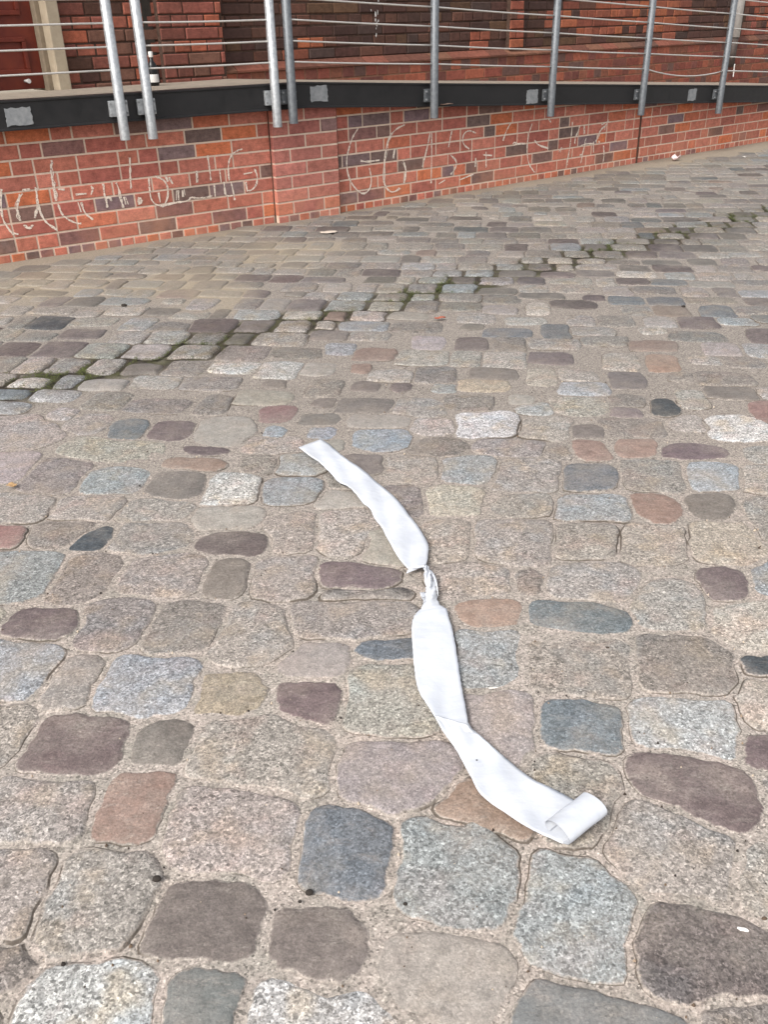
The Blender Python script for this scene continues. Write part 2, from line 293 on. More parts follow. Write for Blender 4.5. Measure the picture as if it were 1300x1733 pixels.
# ------------------------------------------------------------------ cobblestones
PAL = {'G': ('#8c857e', .75), 'g': ('#868786', .72), 'W': ('#a3a09c', .85), 'D': ('#6c655f', .2), 'M': ('#635756', .26), 'B': ('#626669', .5),
       'R': ('#7f6b60', .26), 'P': ('#8e8580', .45), 'O': ('#8e826f', .5), 'T': ('#8b857d', .22), 'K': ('#45494c', .4), 'L': ('#6f706e', .12),
       'c': ('#9b9389', .7), 'b': ('#808487', .6), 'o': ('#856f61', .22), 'H': ('#79726c', .7), 'm': ('#706664', .32), 'r': ('#7a605c', .25), 'Q': ('#5f5653', .7)}
ST = """G 0,1325 155,1333 138,1410 90,1428 0,1423
R 208,1312 297,1312 285,1350 262,1408 250,1426 153,1420 162,1390 178,1345
G 0,1437 85,1440 80,1490 50,1560 30,1597 0,1592
G 140,1450 250,1455 265,1500 235,1560 205,1600 175,1612 75,1605 55,1590 80,1520 110,1470
D 295,1498 420,1498 441,1530 430,1600 415,1622 375,1625 240,1610 238,1590 265,1545
W 110,1640 180,1630 245,1645 258,1665 250,1733 240,1800 30,1800 45,1733 60,1690 80,1655
L 300,1640 400,1650 410,1665 390,1733 375,1790 258,1790 275,1733
H 0,1600 40,1610 36,1640 15,1665 -30,1675 -40,1610
G 310,1330 440,1338 500,1360 505,1400 490,1468 478,1477 350,1468 290,1460 283,1420 296,1360
B 525,1372 610,1375 655,1395 662,1440 650,1490 635,1515 600,1519 540,1505 503,1485 512,1410
g 690,1395 810,1390 850,1410 873,1450 868,1530 830,1568 760,1550 695,1520 680,1490 685,1440
D 470,1550 560,1545 605,1560 612,1620 590,1660 540,1662 500,1640 455,1610
T 685,1612 760,1600 850,1610 865,1640 858,1690 780,1700 720,1680 672,1700 666,1650
W 425,1680 500,1680 600,1692 652,1715 660,1760 650,1800 415,1800
g 910,1450 975,1462 1058,1500 1062,1540 1052,1600 1040,1662 960,1650 890,1620 885,1580 895,1520
L 897,1658 1000,1685 1080,1715 1160,1733 1190,1790 870,1800 878,1720
G 1060,1370 1140,1375 1215,1415 1235,1450 1232,1500 1210,1530 1120,1500 1060,1490 1045,1440
Q 1130,1530 1230,1560 1300,1580 1330,1640 1310,1680 1200,1690 1130,1665 1080,1640 1080,1590 1112,1560
G 1268,1460 1350,1440 1350,1560 1290,1552 1255,1520
H 1200,1712 1300,1700 1380,1790 1210,1800
M 35,1035 120,1035 135,1045 130,1062 95,1082 15,1078 8,1062
H 160,1020 250,1018 248,1050 235,1085 150,1095 140,1070 148,1040
H 290,1025 370,1025 375,1060 345,1100 240,1100 255,1070
G 398,1028 487,1035 489,1095 450,1113 355,1112 370,1080
g -60,1090 80,1095 100,1120 75,1165 60,1180 -60,1185
P 110,1120 165,1120 160,1150 140,1195 65,1195 75,1160 90,1135
g 205,1120 320,1122 331,1160 320,1200 270,1208 155,1205 165,1160 190,1135
O 345,1145 430,1145 445,1170 430,1205 390,1215 325,1205 335,1170
M 90,1212 130,1215 205,1218 216,1225 200,1280 185,1305 120,1310 40,1303 28,1295 50,1255
D 265,1222 325,1228 331,1240 315,1290 240,1292 220,1280 235,1250
G -60,1195 50,1200 55,1215 30,1275 0,1290 -60,1288
G 345,1222 480,1218 535,1238 555,1262 545,1330 520,1345 430,1335 315,1320 320,1280
T 515,1095 545,1088 580,1090 578,1135 560,1148 485,1145 495,1115
B 615,1085 700,1085 760,1088 762,1112 640,1115 600,1105
M 478,1155 570,1158 577,1180 562,1222 530,1224 500,1215 475,1195
G 600,1140 690,1130 730,1140 735,1200 710,1245 640,1245 600,1225 590,1180
P 600,1265 680,1258 745,1270 765,1300 760,1345 700,1362 640,1368 590,1345 578,1310
o 790,1318 830,1338 902,1390 895,1415 870,1425 740,1385 735,1360 760,1340
o 790,1018 870,1018 885,1035 870,1055 820,1063 785,1050 775,1030
g 785,1078 878,1072 882,1100 878,1150 800,1160 770,1130
P 795,1185 880,1178 905,1200 895,1265 850,1285 800,1250
G 480,1030 600,1020 690,1020 690,1070 600,1078 505,1080
B 897,1020 1000,1022 1060,1040 1067,1050 1060,1072 980,1070 895,1055
G 893,1078 1060,1087 1067,1110 1063,1165 1040,1180 960,1172 905,1160 890,1120
H 1085,1080 1200,1085 1240,1110 1244,1165 1200,1178 1090,1168 1078,1120
B 920,1188 1000,1190 1050,1205 1048,1255 1040,1275 980,1272 915,1255
g 1078,1188 1150,1183 1240,1190 1246,1230 1240,1288 1180,1270 1080,1262 1072,1230
M 1060,1282 1135,1274 1200,1290 1260,1310 1278,1335 1283,1375 1270,1408 1220,1400 1140,1365 1090,1340 1065,1300
K 1255,1118 1290,1112 1340,1118 1340,1145 1290,1145 1250,1130
c 1255,1160 1350,1155 1350,1238 1300,1238 1265,1225 1250,1190
M 1265,1247 1350,1244 1350,1300 1300,1300 1262,1290
G 915,1285 1018,1287 1028,1330 1020,1400 960,1430 920,1410
c 1210,1028 1350,1022 1350,1098 1270,1100 1225,1080
G 1090,1000 1172,992 1186,1040 1180,1060 1100,1062 1075,1040
B 200,712 248,712 245,730 232,745 185,742 190,725
M 275,715 330,717 320,735 305,746 247,743 260,725
T 345,715 410,712 420,730 400,752 350,752 335,735
M 308,757 345,758 385,762 380,769 330,770
R 285,778 375,780 380,790 360,797 273,789
g 150,800 240,800 248,812 235,825 215,832 145,832 142,815
D 265,802 335,800 345,815 335,840 300,845 245,835
W 365,808 430,808 435,830 420,850 350,852
T 345,864 425,862 428,880 415,895 340,893 330,880
M 365,902 440,905 455,912 445,935 430,940 340,935 328,925
K 165,897 190,895 188,908 172,930 115,930 130,912
G 212,890 300,887 320,900 310,920 270,935 185,932
g -40,935 90,938 100,945 90,975 60,1010 -40,1012
H 132,945 208,945 205,965 190,990 160,1012 85,1016 100,980
G 225,950 335,942 345,965 330,1005 200,1003 195,985
D 370,950 415,950 413,975 400,1012 345,1012 340,990
r -40,893 38,893 32,915 15,930 -40,930
H 75,887 160,883 150,893 110,925 60,927 65,905
P -40,770 55,770 50,790 30,810 -40,812
H 72,782 150,785 140,810 100,835 40,828
G -40,845 80,842 85,860 70,880 -40,882
G 110,847 210,844 195,865 180,882 80,880
G 225,850 305,852 318,865 300,880 195,880
G 130,747 270,752 265,772 160,780 110,765
G -40,705 60,705 110,735 40,762 -40,762
g 478,770 530,768 545,785 530,800 470,800
g 455,815 535,815 545,830 535,845 455,847 447,830
r 445,690 500,688 495,705 480,715 442,715
D 515,702 570,700 574,712 560,720 508,720
T 605,702 690,705 685,721 602,721
b 605,730 690,730 692,758 640,765 600,755
H 710,752 760,747 775,755 772,770 705,768 695,760
D 585,772 645,772 645,800 620,805 575,785
G 655,777 725,777 740,790 735,813 670,813
g 755,778 835,775 840,795 825,817 750,813
c 735,828 805,828 815,845 805,870 735,872 728,850
H 655,832 690,825 710,845 712,862 700,872 665,850
G 740,885 785,882 790,915 780,945 730,945 728,910
G 815,887 930,882 938,900 933,953 830,953 808,930
T 545,832 600,835 620,855 545,857
G 545,872 615,868 640,890 612,935 540,930
T 622,897 660,897 690,950 622,950
M 545,955 600,958 670,965 673,985 650,997 545,992 540,975
G 450,950 527,945 525,1003 440,1010
H 550,1006 650,1003 690,1006 690,1014 600,1012 548,1018
G 735,965 850,960 868,1000 760,1008
G 455,887 530,872 530,930 470,935
R 975,747 1005,745 1020,755 1035,780 985,780 970,760
o 1050,745 1105,745 1112,760 1105,775 1048,774 1045,755
M 1125,758 1170,752 1225,760 1232,772 1190,777 1125,776 1120,765
B 960,787 1035,788 1044,805 1040,825 1000,833 953,830 958,805
G 1060,782 1140,782 1155,800 1158,828 1075,830 1062,805
b 1167,785 1245,787 1250,810 1245,830 1172,830 1163,805
R 1070,838 1110,836 1145,850 1150,870 1140,885 1110,887 1080,865
D 1170,840 1235,840 1238,865 1225,878 1185,877 1163,850
g 950,842 1050,842 1055,880 940,880
G 1060,895 1155,890 1158,940 1055,950 1052,920
c 1175,890 1260,892 1285,930 1275,955 1190,952 1170,920
M 1190,964 1225,960 1258,970 1265,1000 1250,1017 1210,1017 1185,985
G 948,960 1058,958 1068,990 1060,1015 940,1013 937,985
G 942,888 1043,888 1043,940 938,945
H 875,975 910,972 908,985 895,1005 870,990
G 850,782 945,782 943,830 838,830
G 833,840 933,840 933,873 827,873
G 1280,845 1350,850 1350,920 1300,915
g 1285,960 1350,955 1350,1005 1280,1000
G 1262,790 1350,790 1350,835 1268,832
r 1270,682 1320,680 1325,718 1280,715
K 1107,678 1130,676 1147,690 1148,703 1110,705
W 785,702 872,702 875,738 785,738
G 890,712 960,712 960,740 880,740
W 1195,712 1290,706 1310,740 1215,742"""
stones = []
for line in ST.strip().splitlines():
    k, *pp = line.split(); px = [tuple(map(float, p.split(','))) for p in pp]
    if sum(p[1] for p in px) / len(px) > 1795: continue
    P = np.array([gnd(*p)[:2] for p in px]); stones.append((P, k, True))
def inside(P, Q):   # points Q in polygon P
    x, y = Q[:, 0], Q[:, 1]; r = np.zeros(len(Q), bool); n = len(P)
    for i in range(n):
        a, b = P[i], P[(i + 1) % n]
        c = ((a[1] > y) != (b[1] > y)); 
        with np.errstate(divide='ignore', invalid='ignore'): xi = (b[0] - a[0]) * (y - a[1]) / (b[1] - a[1]) + a[0]
        r ^= c & (x < xi)
    return r
traced = []
for P, k, _ in stones:
    c = P.mean(0); r = np.linalg.norm(P - c, axis=1).max(); I = c + (P - c) * (1 + .012 / r); traced.append((c, r + .02, I))
UD = np.array([math.cos(math.radians(-8)), math.sin(math.radians(-8))]); VD = np.array([-UD[1], UD[0]])
tt = np.linspace(0, 1, 7)
def free(R):
    a, b, c, d = R; S = np.array([(a * (1 - u) + b * u) * (1 - v) + (d * (1 - u) + c * u) * v for u in tt for v in tt])
    m = S.mean(0); rr = np.linalg.norm(S - m, axis=1).max()
    for tc, tr, I in traced:
        if np.linalg.norm(tc - m) < tr + rr:
            if inside(I, S).any() or inside(R, I).any(): return False
    return True
HINT = [(387, 570, 'K'), (205, 550, 'r'), (580, 575, 'm'), (960, 503, 'H'), (955, 521, 'M'), (925, 462, 'D'), (1120, 475, 'B'), (1065, 505, 'B'),
        (1130, 440, 'P'), (1065, 630, 'B'), (1130, 628, 'o'), (990, 610, 'M'), (1195, 547, 'M'), (1290, 560, 'M'), (1280, 540, 'B'), (1200, 405, 'm'),
        (850, 570, 'B'), (190, 605, 'm'), (30, 675, 'B'), (75, 548, 'K'), (395, 628, 'W'), (465, 630, 'W'), (540, 550, 'c'), (330, 690, 'b'), (870, 640, 'D'),
        (800, 655, 'O'), (1190, 490, 'c'), (1060, 655, 'D'), (1140, 602, 'R'), (735, 400, 'D'), (720, 435, 'M'), (820, 405, 'H'), (490, 470, 'M'), (440, 495, 'M'),
        (520, 495, 'M'), (1010, 510, 'c'), (610, 560, 'b'), (430, 690, 'c'), (1280, 385, 'K'), (1130, 430, 'm'), (960, 445, 'c'), (700, 340, 'D'), (640, 360, 'M')]
HG = [(gnd(x, y)[:2], k) for x, y, k in HINT]
KK = list('GGGGGGGGGGGGHHHHHHHHgggTTPPcDDDDMMmBRb')
def wall_limit(p):
    return min(DL - FL.n[:2] @ p, DR - FR.n[:2] @ p)      # distance to front wall plane
v = -1.2; proc = []
vs = []
while v < 12.0: hgt = random.choice([.15, .16, .17, .175, .18, .19]); vs.append((v, hgt)); v += hgt
for v, hgt in vs:
    u = -4.5 + random.random() * .2; drift = random.uniform(-.01, .01)
    while u < 7.5:
        w = random.choice([.12, .15, .165, .175, .18, .19, .2, .21, .225])
        c = UD * (u + w / 2) + VD * (v + hgt / 2)
        dw = wall_limit(c)
        if dw > .03 and c[1] > .15 and -3.3 < c[0] < 5.6 and abs(c[0]) < 1.0 + .95 * c[1]:
            gd = abs(GUT_N @ c - GUT_D)
            near = gd < .28
            gp = .0045 if c[1] > 2.6 else .009
            if near: gp = .007 + .005 * random.random()
            if dw < .10: gp = .012
            j = lambda s: random.uniform(-s, s)
            js = .008 if c[1] < 2.6 else .010
            def rect(u0, u1, v0, v1):
                return np.array([UD * (u0 + gp + j(js)) + VD * (v0 + gp + j(js)), UD * (u1 - gp + j(js)) + VD * (v0 + gp + j(js)), UD * (u1 - gp + j(js)) + VD * (v1 - gp + j(js)), UD * (u0 + gp + j(js)) + VD * (v1 - gp + j(js))])
            for (a, b, e, f) in ((0, 1, 0, 1), (0, 1, 0, .7), (0, 1, .3, 1), (0, .7, 0, 1), (.3, 1, 0, 1), (-.3, .4, 0, 1), (.6, 1.3, 0, 1), (0, 1, -.3, .4), (0, 1, .6, 1.3), (0, .5, 0, .5), (.5, 1, .5, 1), (.5, 1, 0, .5), (0, .5, .5, 1)):
                R = rect(u + a * w, u + b * w, v + e * hgt, v + f * hgt)
                if free(R):
                    k = random.choice(KK); 
                    m = R.mean(0)
                    for hp, hk in HG:
                        if inside(R, hp[None])[0]: k = hk
                    if near and k in 'WcRm' and random.random() < .5: k = 'g'
                    proc.append((R, k, False))
                    if (a, b, e, f) != (0, 1, 0, 1) or c[1] < 2.7: traced.append((m, np.linalg.norm(R - m, axis=1).max() + .01, m + (R - m) * 1.1))
                    break
        u += w
stones += proc
print('stones', len(stones))

def chaikin(P, n=2):
    for _ in range(n):
        Q = []
        for i in range(len(P)):
            a, b = P[i], P[(i + 1) % len(P)]; Q += [a * .75 + b * .25, a * .25 + b * .75]
        P = np.array(Q)
    return P
def resample(P, n):
    D = np.linalg.norm(np.roll(P, -1, 0) - P, axis=1); L = np.concatenate([[0], np.cumsum(D)]); C = np.vstack([P, P[:1]])
    s = np.linspace(0, L[-1], n, endpoint=False); return np.stack([np.interp(s, L, C[:, 0]), np.interp(s, L, C[:, 1])], 1)
def densify(P, cr):     # keep corners fairly square: cut each corner by cr metres, then smooth
    Q = []
    n = len(P)
    for i in range(n):
        a, b, c = P[i - 1], P[i], P[(i + 1) % n]
        la, lc = np.linalg.norm(a - b), np.linalg.norm(c - b)
        Q += [b + (a - b) * min(.42, cr / la), b + (c - b) * min(.42, cr / lc)]
    return np.array(Q)
outl = []
for P, k, tr in stones:
    P = np.array(P); c0 = P.mean(0); dist = c0[1]
    N = 44 if dist < 1.5 else (30 if dist < 2.8 else 20)
    if np.sum(P[:, 0] * np.roll(P[:, 1], -1) - P[:, 1] * np.roll(P[:, 0], -1)) < 0: P = P[::-1]
    if not tr or True: P = resample(chaikin(densify(P, .012 if tr else .008), 1), N)
    outl.append(P)
CEN = np.array([P.mean(0) for P in outl]); RAD = np.array([np.linalg.norm(P - c, axis=1).max() for P, c in zip(outl, CEN)])
for it in range(3):
    newo = []
    for i_, (P, (P0, k, tr)) in enumerate(zip(outl, stones)):
        d = np.linalg.norm(CEN - CEN[i_], axis=1); nb = [q for q in np.where(d < RAD + RAD[i_] + .06)[0] if q != i_]
        if not nb: newo.append(P); continue
        Q = np.vstack([np.vstack([outl[q], (outl[q] + np.roll(outl[q], -1, 0)) / 2]) for q in nb])
        dd = np.sqrt(((P[:, None, :] - Q[None]) ** 2).sum(2)).min(1)
        gap = .013 if CEN[i_][1] < 1.6 else (.011 if CEN[i_][1] < 2.8 else .009)
        gutt = abs(GUT_N @ CEN[i_] - GUT_D) < .17
        if gutt: gap = .026
        mx = (.013 if k in 'GHgPTcWQ' else .0045) if CEN[i_][1] < 2.9 else .004
        g_ = np.clip((dd - gap) / 2, -.006 if gutt else -.004, mx)
        g_ = (np.roll(g_, 1) + g_ * 2 + np.roll(g_, -1)) / 4
        T_ = np.roll(P, -1, 0) - np.roll(P, 1, 0); Nn = np.stack([T_[:, 1], -T_[:, 0]], 1); Nn /= np.linalg.norm(Nn, axis=1)[:, None] + 1e-9
        newo.append(P + Nn * g_[:, None])
    outl = newo
def stone_mesh(P, k, tr, mb):
    c0 = P.mean(0); dist = c0[1]; N = len(P)
    P = resample(P, N)
    ph = rng.uniform(0, 6.28, 4); ang = np.linspace(0, 2 * math.pi, N, endpoint=False)
    size = math.sqrt(abs(np.sum(P[:, 0] * np.roll(P[:, 1], -1) - P[:, 1] * np.roll(P[:, 0], -1)) / 2))
    w = .0020 * np.sin(5 * ang + ph[0]) + .0014 * np.sin(9 * ang + ph[1]) + .0011 * np.sin(15 * ang + ph[2]) + rng.normal(0, .0009, N)
    c = P.mean(0); D = P - c; R = np.linalg.norm(D, axis=1)[:, None]; U = D / R; R = R + w[:, None]
    hx, gc = PAL[k]; col = np.array(srgb(hx)); 
    if not tr: gc = min(1, gc * 1.05)
    if k == 'M' and tr: gc = .25
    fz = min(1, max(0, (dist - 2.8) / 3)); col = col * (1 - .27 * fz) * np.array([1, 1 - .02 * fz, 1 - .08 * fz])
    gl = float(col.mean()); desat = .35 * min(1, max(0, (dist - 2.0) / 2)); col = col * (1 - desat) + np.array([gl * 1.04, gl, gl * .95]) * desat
    v_ = rng.normal(1, .07); col = col * v_ * np.array([1 + rng.normal(0, .02), 1, 1 + rng.normal(0, .025)])
    top = rng.uniform(.0038, .0072) + (.002 if dist > 3 else 0); tilt = rng.normal(0, .012, 2); flat = rng.uniform(.55, 1)
    gd = abs(GUT_N @ c - GUT_D)
    if gd < .22: top += .005
    fl_ = gd < .22
    near = min(1.0, .012 / max(size * .5, .02)) 
    # radial rings: (inset metres, height fraction, edge value)
    rings = [(-.0085 if fl_ else -.0055, None, 1.0), (-.001, -.05, 1.0), (.0025, .42, .80), (.007, .70, .52), (.016, .88, .32), (.034, .97, .12)]
    rnd = float(rng.random()) + (2 if gd < .23 else 0); prev = None
    maxin = R.min() * .8
    for ins, hf, ed in rings:
        if not tr and hf is not None and hf > 0: ed *= .72
        ii = min(ins, maxin)
        Q = c + U * (R - ii * (R / R.mean()) ** .5)
        ids = []
        for i in range(N):
            x, y = Q[i]
            if hf is None: z = .0012 if fl_ else -.0024
            else:
                z = top * hf * (1 if hf < 0 else 1) + (tilt @ (Q[i] - c) if hf > .2 else 0) * 1.0
                if hf > .3: z += .0012 * math.sin(x * 60 + ph[0]) * math.sin(y * 55 + ph[1]) * flat
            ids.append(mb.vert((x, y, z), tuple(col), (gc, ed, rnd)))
        if prev:
            for i in range(N): mb.face((prev[i], prev[(i + 1) % N], ids[(i + 1) % N], ids[i]))
        prev = ids; lastQ = Q; 
    # inner ring and centre
    ids = []
    for i in range(N):
        q = c + (lastQ[i] - c) * .5; ids.append(mb.vert((*q, top * 1.06 + tilt @ (q - c) + .0014 * math.sin(q[0] * 60 + ph[0]) * math.sin(q[1] * 55 + ph[1])), tuple(col), (gc, .05, rnd)))
    for i in range(N): mb.face((prev[i], prev[(i + 1) % N], ids[(i + 1) % N], ids[i]))
    m = mb.vert((*c, top * 1.08), tuple(col), (gc, .0, rnd))
    for i in range(N): mb.face((ids[i], ids[(i + 1) % N], m))
mb = MB()
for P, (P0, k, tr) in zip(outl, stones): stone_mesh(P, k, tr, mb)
o = mb.build('cobblestone_pavement', M_STONE, smooth=True, recalc=False)
tag(o, 'worn cobblestones of grey granite with red, purple and blue stones among them', None, kind='structure')

# ------------------------------------------------------------------ brickwork
RED = ['#ae6858', '#b46c5a', '#ba705e', '#bc6e54', '#a86658', '#b26e5e', '#bc7460', '#a46054', '#c06e4c', '#bc7664']
DK = ['#7c6668', '#705c56', '#86605a', '#7a5e56', '#7e6866']
def brick(mb, fr, s0, s1, z0, z1, off, col, depth=.06, ch=.003, jit=.0015):
    d = random.uniform(-jit, jit); off = off + d
    q = [(s0, z0), (s1, z0), (s1, z1), (s0, z1)]; ii = [(s0 + ch, z0 + ch), (s1 - ch, z0 + ch), (s1 - ch, z1 - ch), (s0 + ch, z1 - ch)]
    mb.cc = col
    A = [mb.vert(fr.P(s, z, off - depth)) for s, z in q]; B = [mb.vert(fr.P(s, z, off - ch)) for s, z in q]; C_ = [mb.vert(fr.P(s, z, off)) for s, z in ii]
    for i in range(4):
        j = (i + 1) % 4; mb.face((A[i], A[j], B[j], B[i])); mb.face((B[i], B[j], C_[j], C_[i]))
    mb.face(C_)
def bcol(pal_fn): 
    c = np.array(srgb(pal_fn())) * random.uniform(.86, 1.12); return tuple(c)
def front_pal():
    return random.choice(DK) if random.random() < .17 else random.choice(RED)
CH = .0833; ZB = .55 * CH

# shared line of the deck edge: height of the beam's top
S0R = FR.s_of(FR.P(0, 0)) 
s_a, z_a = FR.px(524, 140, .12); s_b, z_b = FR.px(1300, 145, .12)
Z_LEVEL = .858
def beam_top_R(s): return min(Z_LEVEL, z_a + (z_b - z_a) * (s - s_a) / (s_b - s_a))
# corner where both wall stretches meet
A_ = np.array([FL.n[:2], FR.n[:2]]); corner = np.linalg.solve(A_, np.array([DL, DR])); CS_L, CS_R = FL.s_of([*corner, 0]), FR.s_of([*corner, 0])
pil_l = FL.px(461, 290)[0]; pil_r = FR.px(568, 290)[0]

def courses(mb, fr, s0, s1, zmax_fn, off, k0=0, seed=0, pal=front_pal, jw=.011, zb=ZB, nk=9, lim=None, header_rows=None):
    rs = random.Random(seed)
    for k in range(k0, nk):
        z0 = zb + k * CH + jw / 2; z1 = zb + (k + 1) * CH - jw / 2
        s = s0; rowhead = header_rows(k) if header_rows else None
        first = True
        while s < s1 - .02:
            if rowhead is None: L = .125 if rs.random() < .3 else .25
            else: L = .125 if rowhead else .25
            if first: L = rs.choice([.0625, .125, .1875, .25]) if header_rows is None else (.125 if rowhead else (.1875)); first = False
            e = min(s + L, s1)
            if s1 - e < .045: e = s1
            if z1 < zmax_fn((s + e) / 2): brick(mb, fr, s + jw / 2, e - jw / 2, z0, z1, off, bcol(pal))
            s = e
def soldiers(mb, fr, s0, s1, off, jw=.011):
    s = s0
    while s < s1 - .03:
        e = min(s + CH, s1); brick(mb, fr, s + jw / 2, e - jw / 2, -.15, ZB - jw / 2, off, bcol(front_pal)); s = e
wall = empty('retaining_wall', tuple(FL.P(CS_L, 0)))
tag(wall, 'low red brick retaining wall with pale joints and chalk scribbles under the ramp', 'wall')
def W(o): o.location = (-wall.location); return o
mb = MB(); S_LEFT = FL.px(0, 400)[0] - 1.3; S_RIGHT = FR.px(1300, 240)[0] + 1.6
courses(mb, FL, S_LEFT, pil_l, lambda s: Z_LEVEL - .03, 0, seed=3)
courses(mb, FR, pil_r, S_RIGHT, lambda s: beam_top_R(s) - .03, 0, seed=5)
soldiers(mb, FL, S_LEFT, pil_l, 0); soldiers(mb, FR, pil_r, S_RIGHT, 0)
mb.m = 1; mb.cc = (1, 1, 1)
def slab(mb, fr, s0, s1, z0, zt, off0, off1, nseg=1):
    for i in range(nseg):
        a = s0 + (s1 - s0) * i / nseg; b = s0 + (s1 - s0) * (i + 1) / nseg
        mb.hexa([fr.P(a, z0, off1), fr.P(b, z0, off1), fr.P(b, z0, off0), fr.P(a, z0, off0), fr.P(a, zt(a), off1), fr.P(b, zt(b), off1), fr.P(b, zt(b), off0), fr.P(a, zt(a), off0)])
slab(mb, FL, S_LEFT, CS_L, -.2, lambda s: Z_LEVEL - .035, -.2, -.004)
slab(mb, FR, CS_R, S_RIGHT, -.2, lambda s: beam_top_R(s) - .035, -.2, -.004)
W(mb.build('brickwork', [M_BRICK, M_MORTAR], wall))
# pilaster, slightly proud, follows the bend
mb = MB(); PO = .04
pal_p = lambda: random.choice(['#b27266', '#b67566', '#b6705a', '#a6685e', '#846662', '#ba7a6c', '#ac6e60'])
# a single frame across the bend
pa, pb = FL.P(pil_l, 0, PO), FR.P(pil_r, 0, PO); dd = pb - pa; fp = Frame(math.atan2(dd[0], dd[1]), 0); fp.o = pa - 0; fp.d = float(fp.n @ pa)
wp = float(np.linalg.norm(dd))
for k in range(0, 9):
    z0 = ZB + k * CH + .0055; z1 = z0 + CH - .011
    if z1 > Z_LEVEL - .03: break
    cuts = [0, .25, wp] if k % 2 else [0, .125, .375, wp]
    cuts = [c for c in cuts if c < wp - .04] + [wp]
    for a, b in zip(cuts, cuts[1:]): brick(mb, fp, a + .0055 * (a > 0), b - .0055 * (b < wp), z0, z1, 0, bcol(pal_p), depth=.1)
s = 0
while s < wp - .03:
    e = min(s + CH, wp); brick(mb, fp, s + .005, e - .005, -.15, ZB - .005, 0, bcol(pal_p), depth=.1); s = e
mb.m = 1; mb.cc = (1, 1, 1); slab(mb, fp, .002, wp - .002, -.2, lambda s: Z_LEVEL - .035, -.12, -.004)
W(mb.build('pilaster', [M_BRICK, M_MORTAR], wall))

# dark joint left of pilaster, painted shadow band at right, stain under fourth post
M_JOINT_SHADE = simple('dark_joint_shade', '#3c2a22', '#5a4234', .9, 0, 25, .002)
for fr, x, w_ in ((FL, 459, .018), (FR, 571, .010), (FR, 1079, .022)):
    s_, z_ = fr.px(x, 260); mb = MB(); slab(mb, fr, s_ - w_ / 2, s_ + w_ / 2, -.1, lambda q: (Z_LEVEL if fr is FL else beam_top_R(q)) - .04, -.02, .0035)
    W(mb.build('joint_shade_strip', M_JOINT_SHADE, wall))
# chalk
CHK = {('L', 0, 200, 5.417): """10,650 0,720 5,830 20,930 70,1010 120,1070|200,660 270,650|200,690 165,740 150,830 170,900 185,940|330,640 335,720 345,800 330,860 315,915|110,1050 165,1065|210,980 265,1015 295,980|470,385 460,460 470,540 480,600 490,640 505,740 510,760|525,650 590,655|345,790 370,880 420,960 500,1010 520,1030|530,790 560,880 620,930 700,965 740,965|710,770 740,860|740,770 770,870 850,930|830,620 850,650 830,700|690,700 790,690|940,600 955,720 975,780 980,820|1060,590 1090,660 1110,760 1130,820|960,740 1000,720 1020,760|1185,360 1190,450 1190,540 1200,640|1130,720 1150,790|1260,730 1290,735 1295,780 1265,785 1262,735 1290,770 1250,760 1300,755""",
       ('L', 240, 180, 5.417): """60,650 65,720 70,780 80,850 120,900 180,915 220,880 240,800 230,720 190,665 110,640|150,790 165,880|215,640 235,690|245,650 280,710|330,770 335,860|370,770 375,830|500,590 505,700|600,450 620,580 630,680|180,915 300,880 420,870 450,830 480,840 560,840 640,820|710,580 725,700|920,390 860,410 815,450 790,520 790,620 800,680|750,690 760,800 780,825 840,815|815,690 840,800 850,860|930,620 1010,605|1030,570 1060,640 1050,720 1000,775 960,770|950,690 965,780|660,710 670,830""",
       ('R', 440, 120, 5.0): """830,485 780,560 750,660 730,740 735,850 770,950 830,1020 880,1045 930,1000 945,920 925,820|850,760 900,770 1010,755|1225,455 1150,490 1090,560 1065,660 1050,780 1040,900 1060,990 1120,1035 1180,990|1210,750 1240,850 1220,950|1140,660 1130,740""",
       ('R', 700, 120, 5.417): """165,570 165,800 160,1030|150,570 130,680 80,880|350,550 320,700|570,570 520,545 470,560 445,620 460,680 510,715|340,770 400,830 380,900 340,950|230,1035 290,1000|420,1000 550,945|640,770 720,775|665,740 665,880|890,480 850,550 820,640|910,670 930,650 945,670 920,680|940,670 1020,665|1090,480 1060,560 1040,680 1045,800 1060,860 1110,930|1110,635 1140,680 1240,710|570,800 565,880|1240,440 1260,470""",
       ('R', 920, 120, 6.5): """320,560 310,680 290,850 265,980 260,1040|400,600 380,680 350,740 345,800|200,840 170,890|450,600 455,690|470,740 450,830 425,940 415,1005|720,535 690,600 630,640 600,720 570,780|700,560 640,590|550,780 550,900|610,770 620,790|660,820 670,920 655,1010|680,590 675,650|400,830 460,800 560,800|400,925 430,920"""}
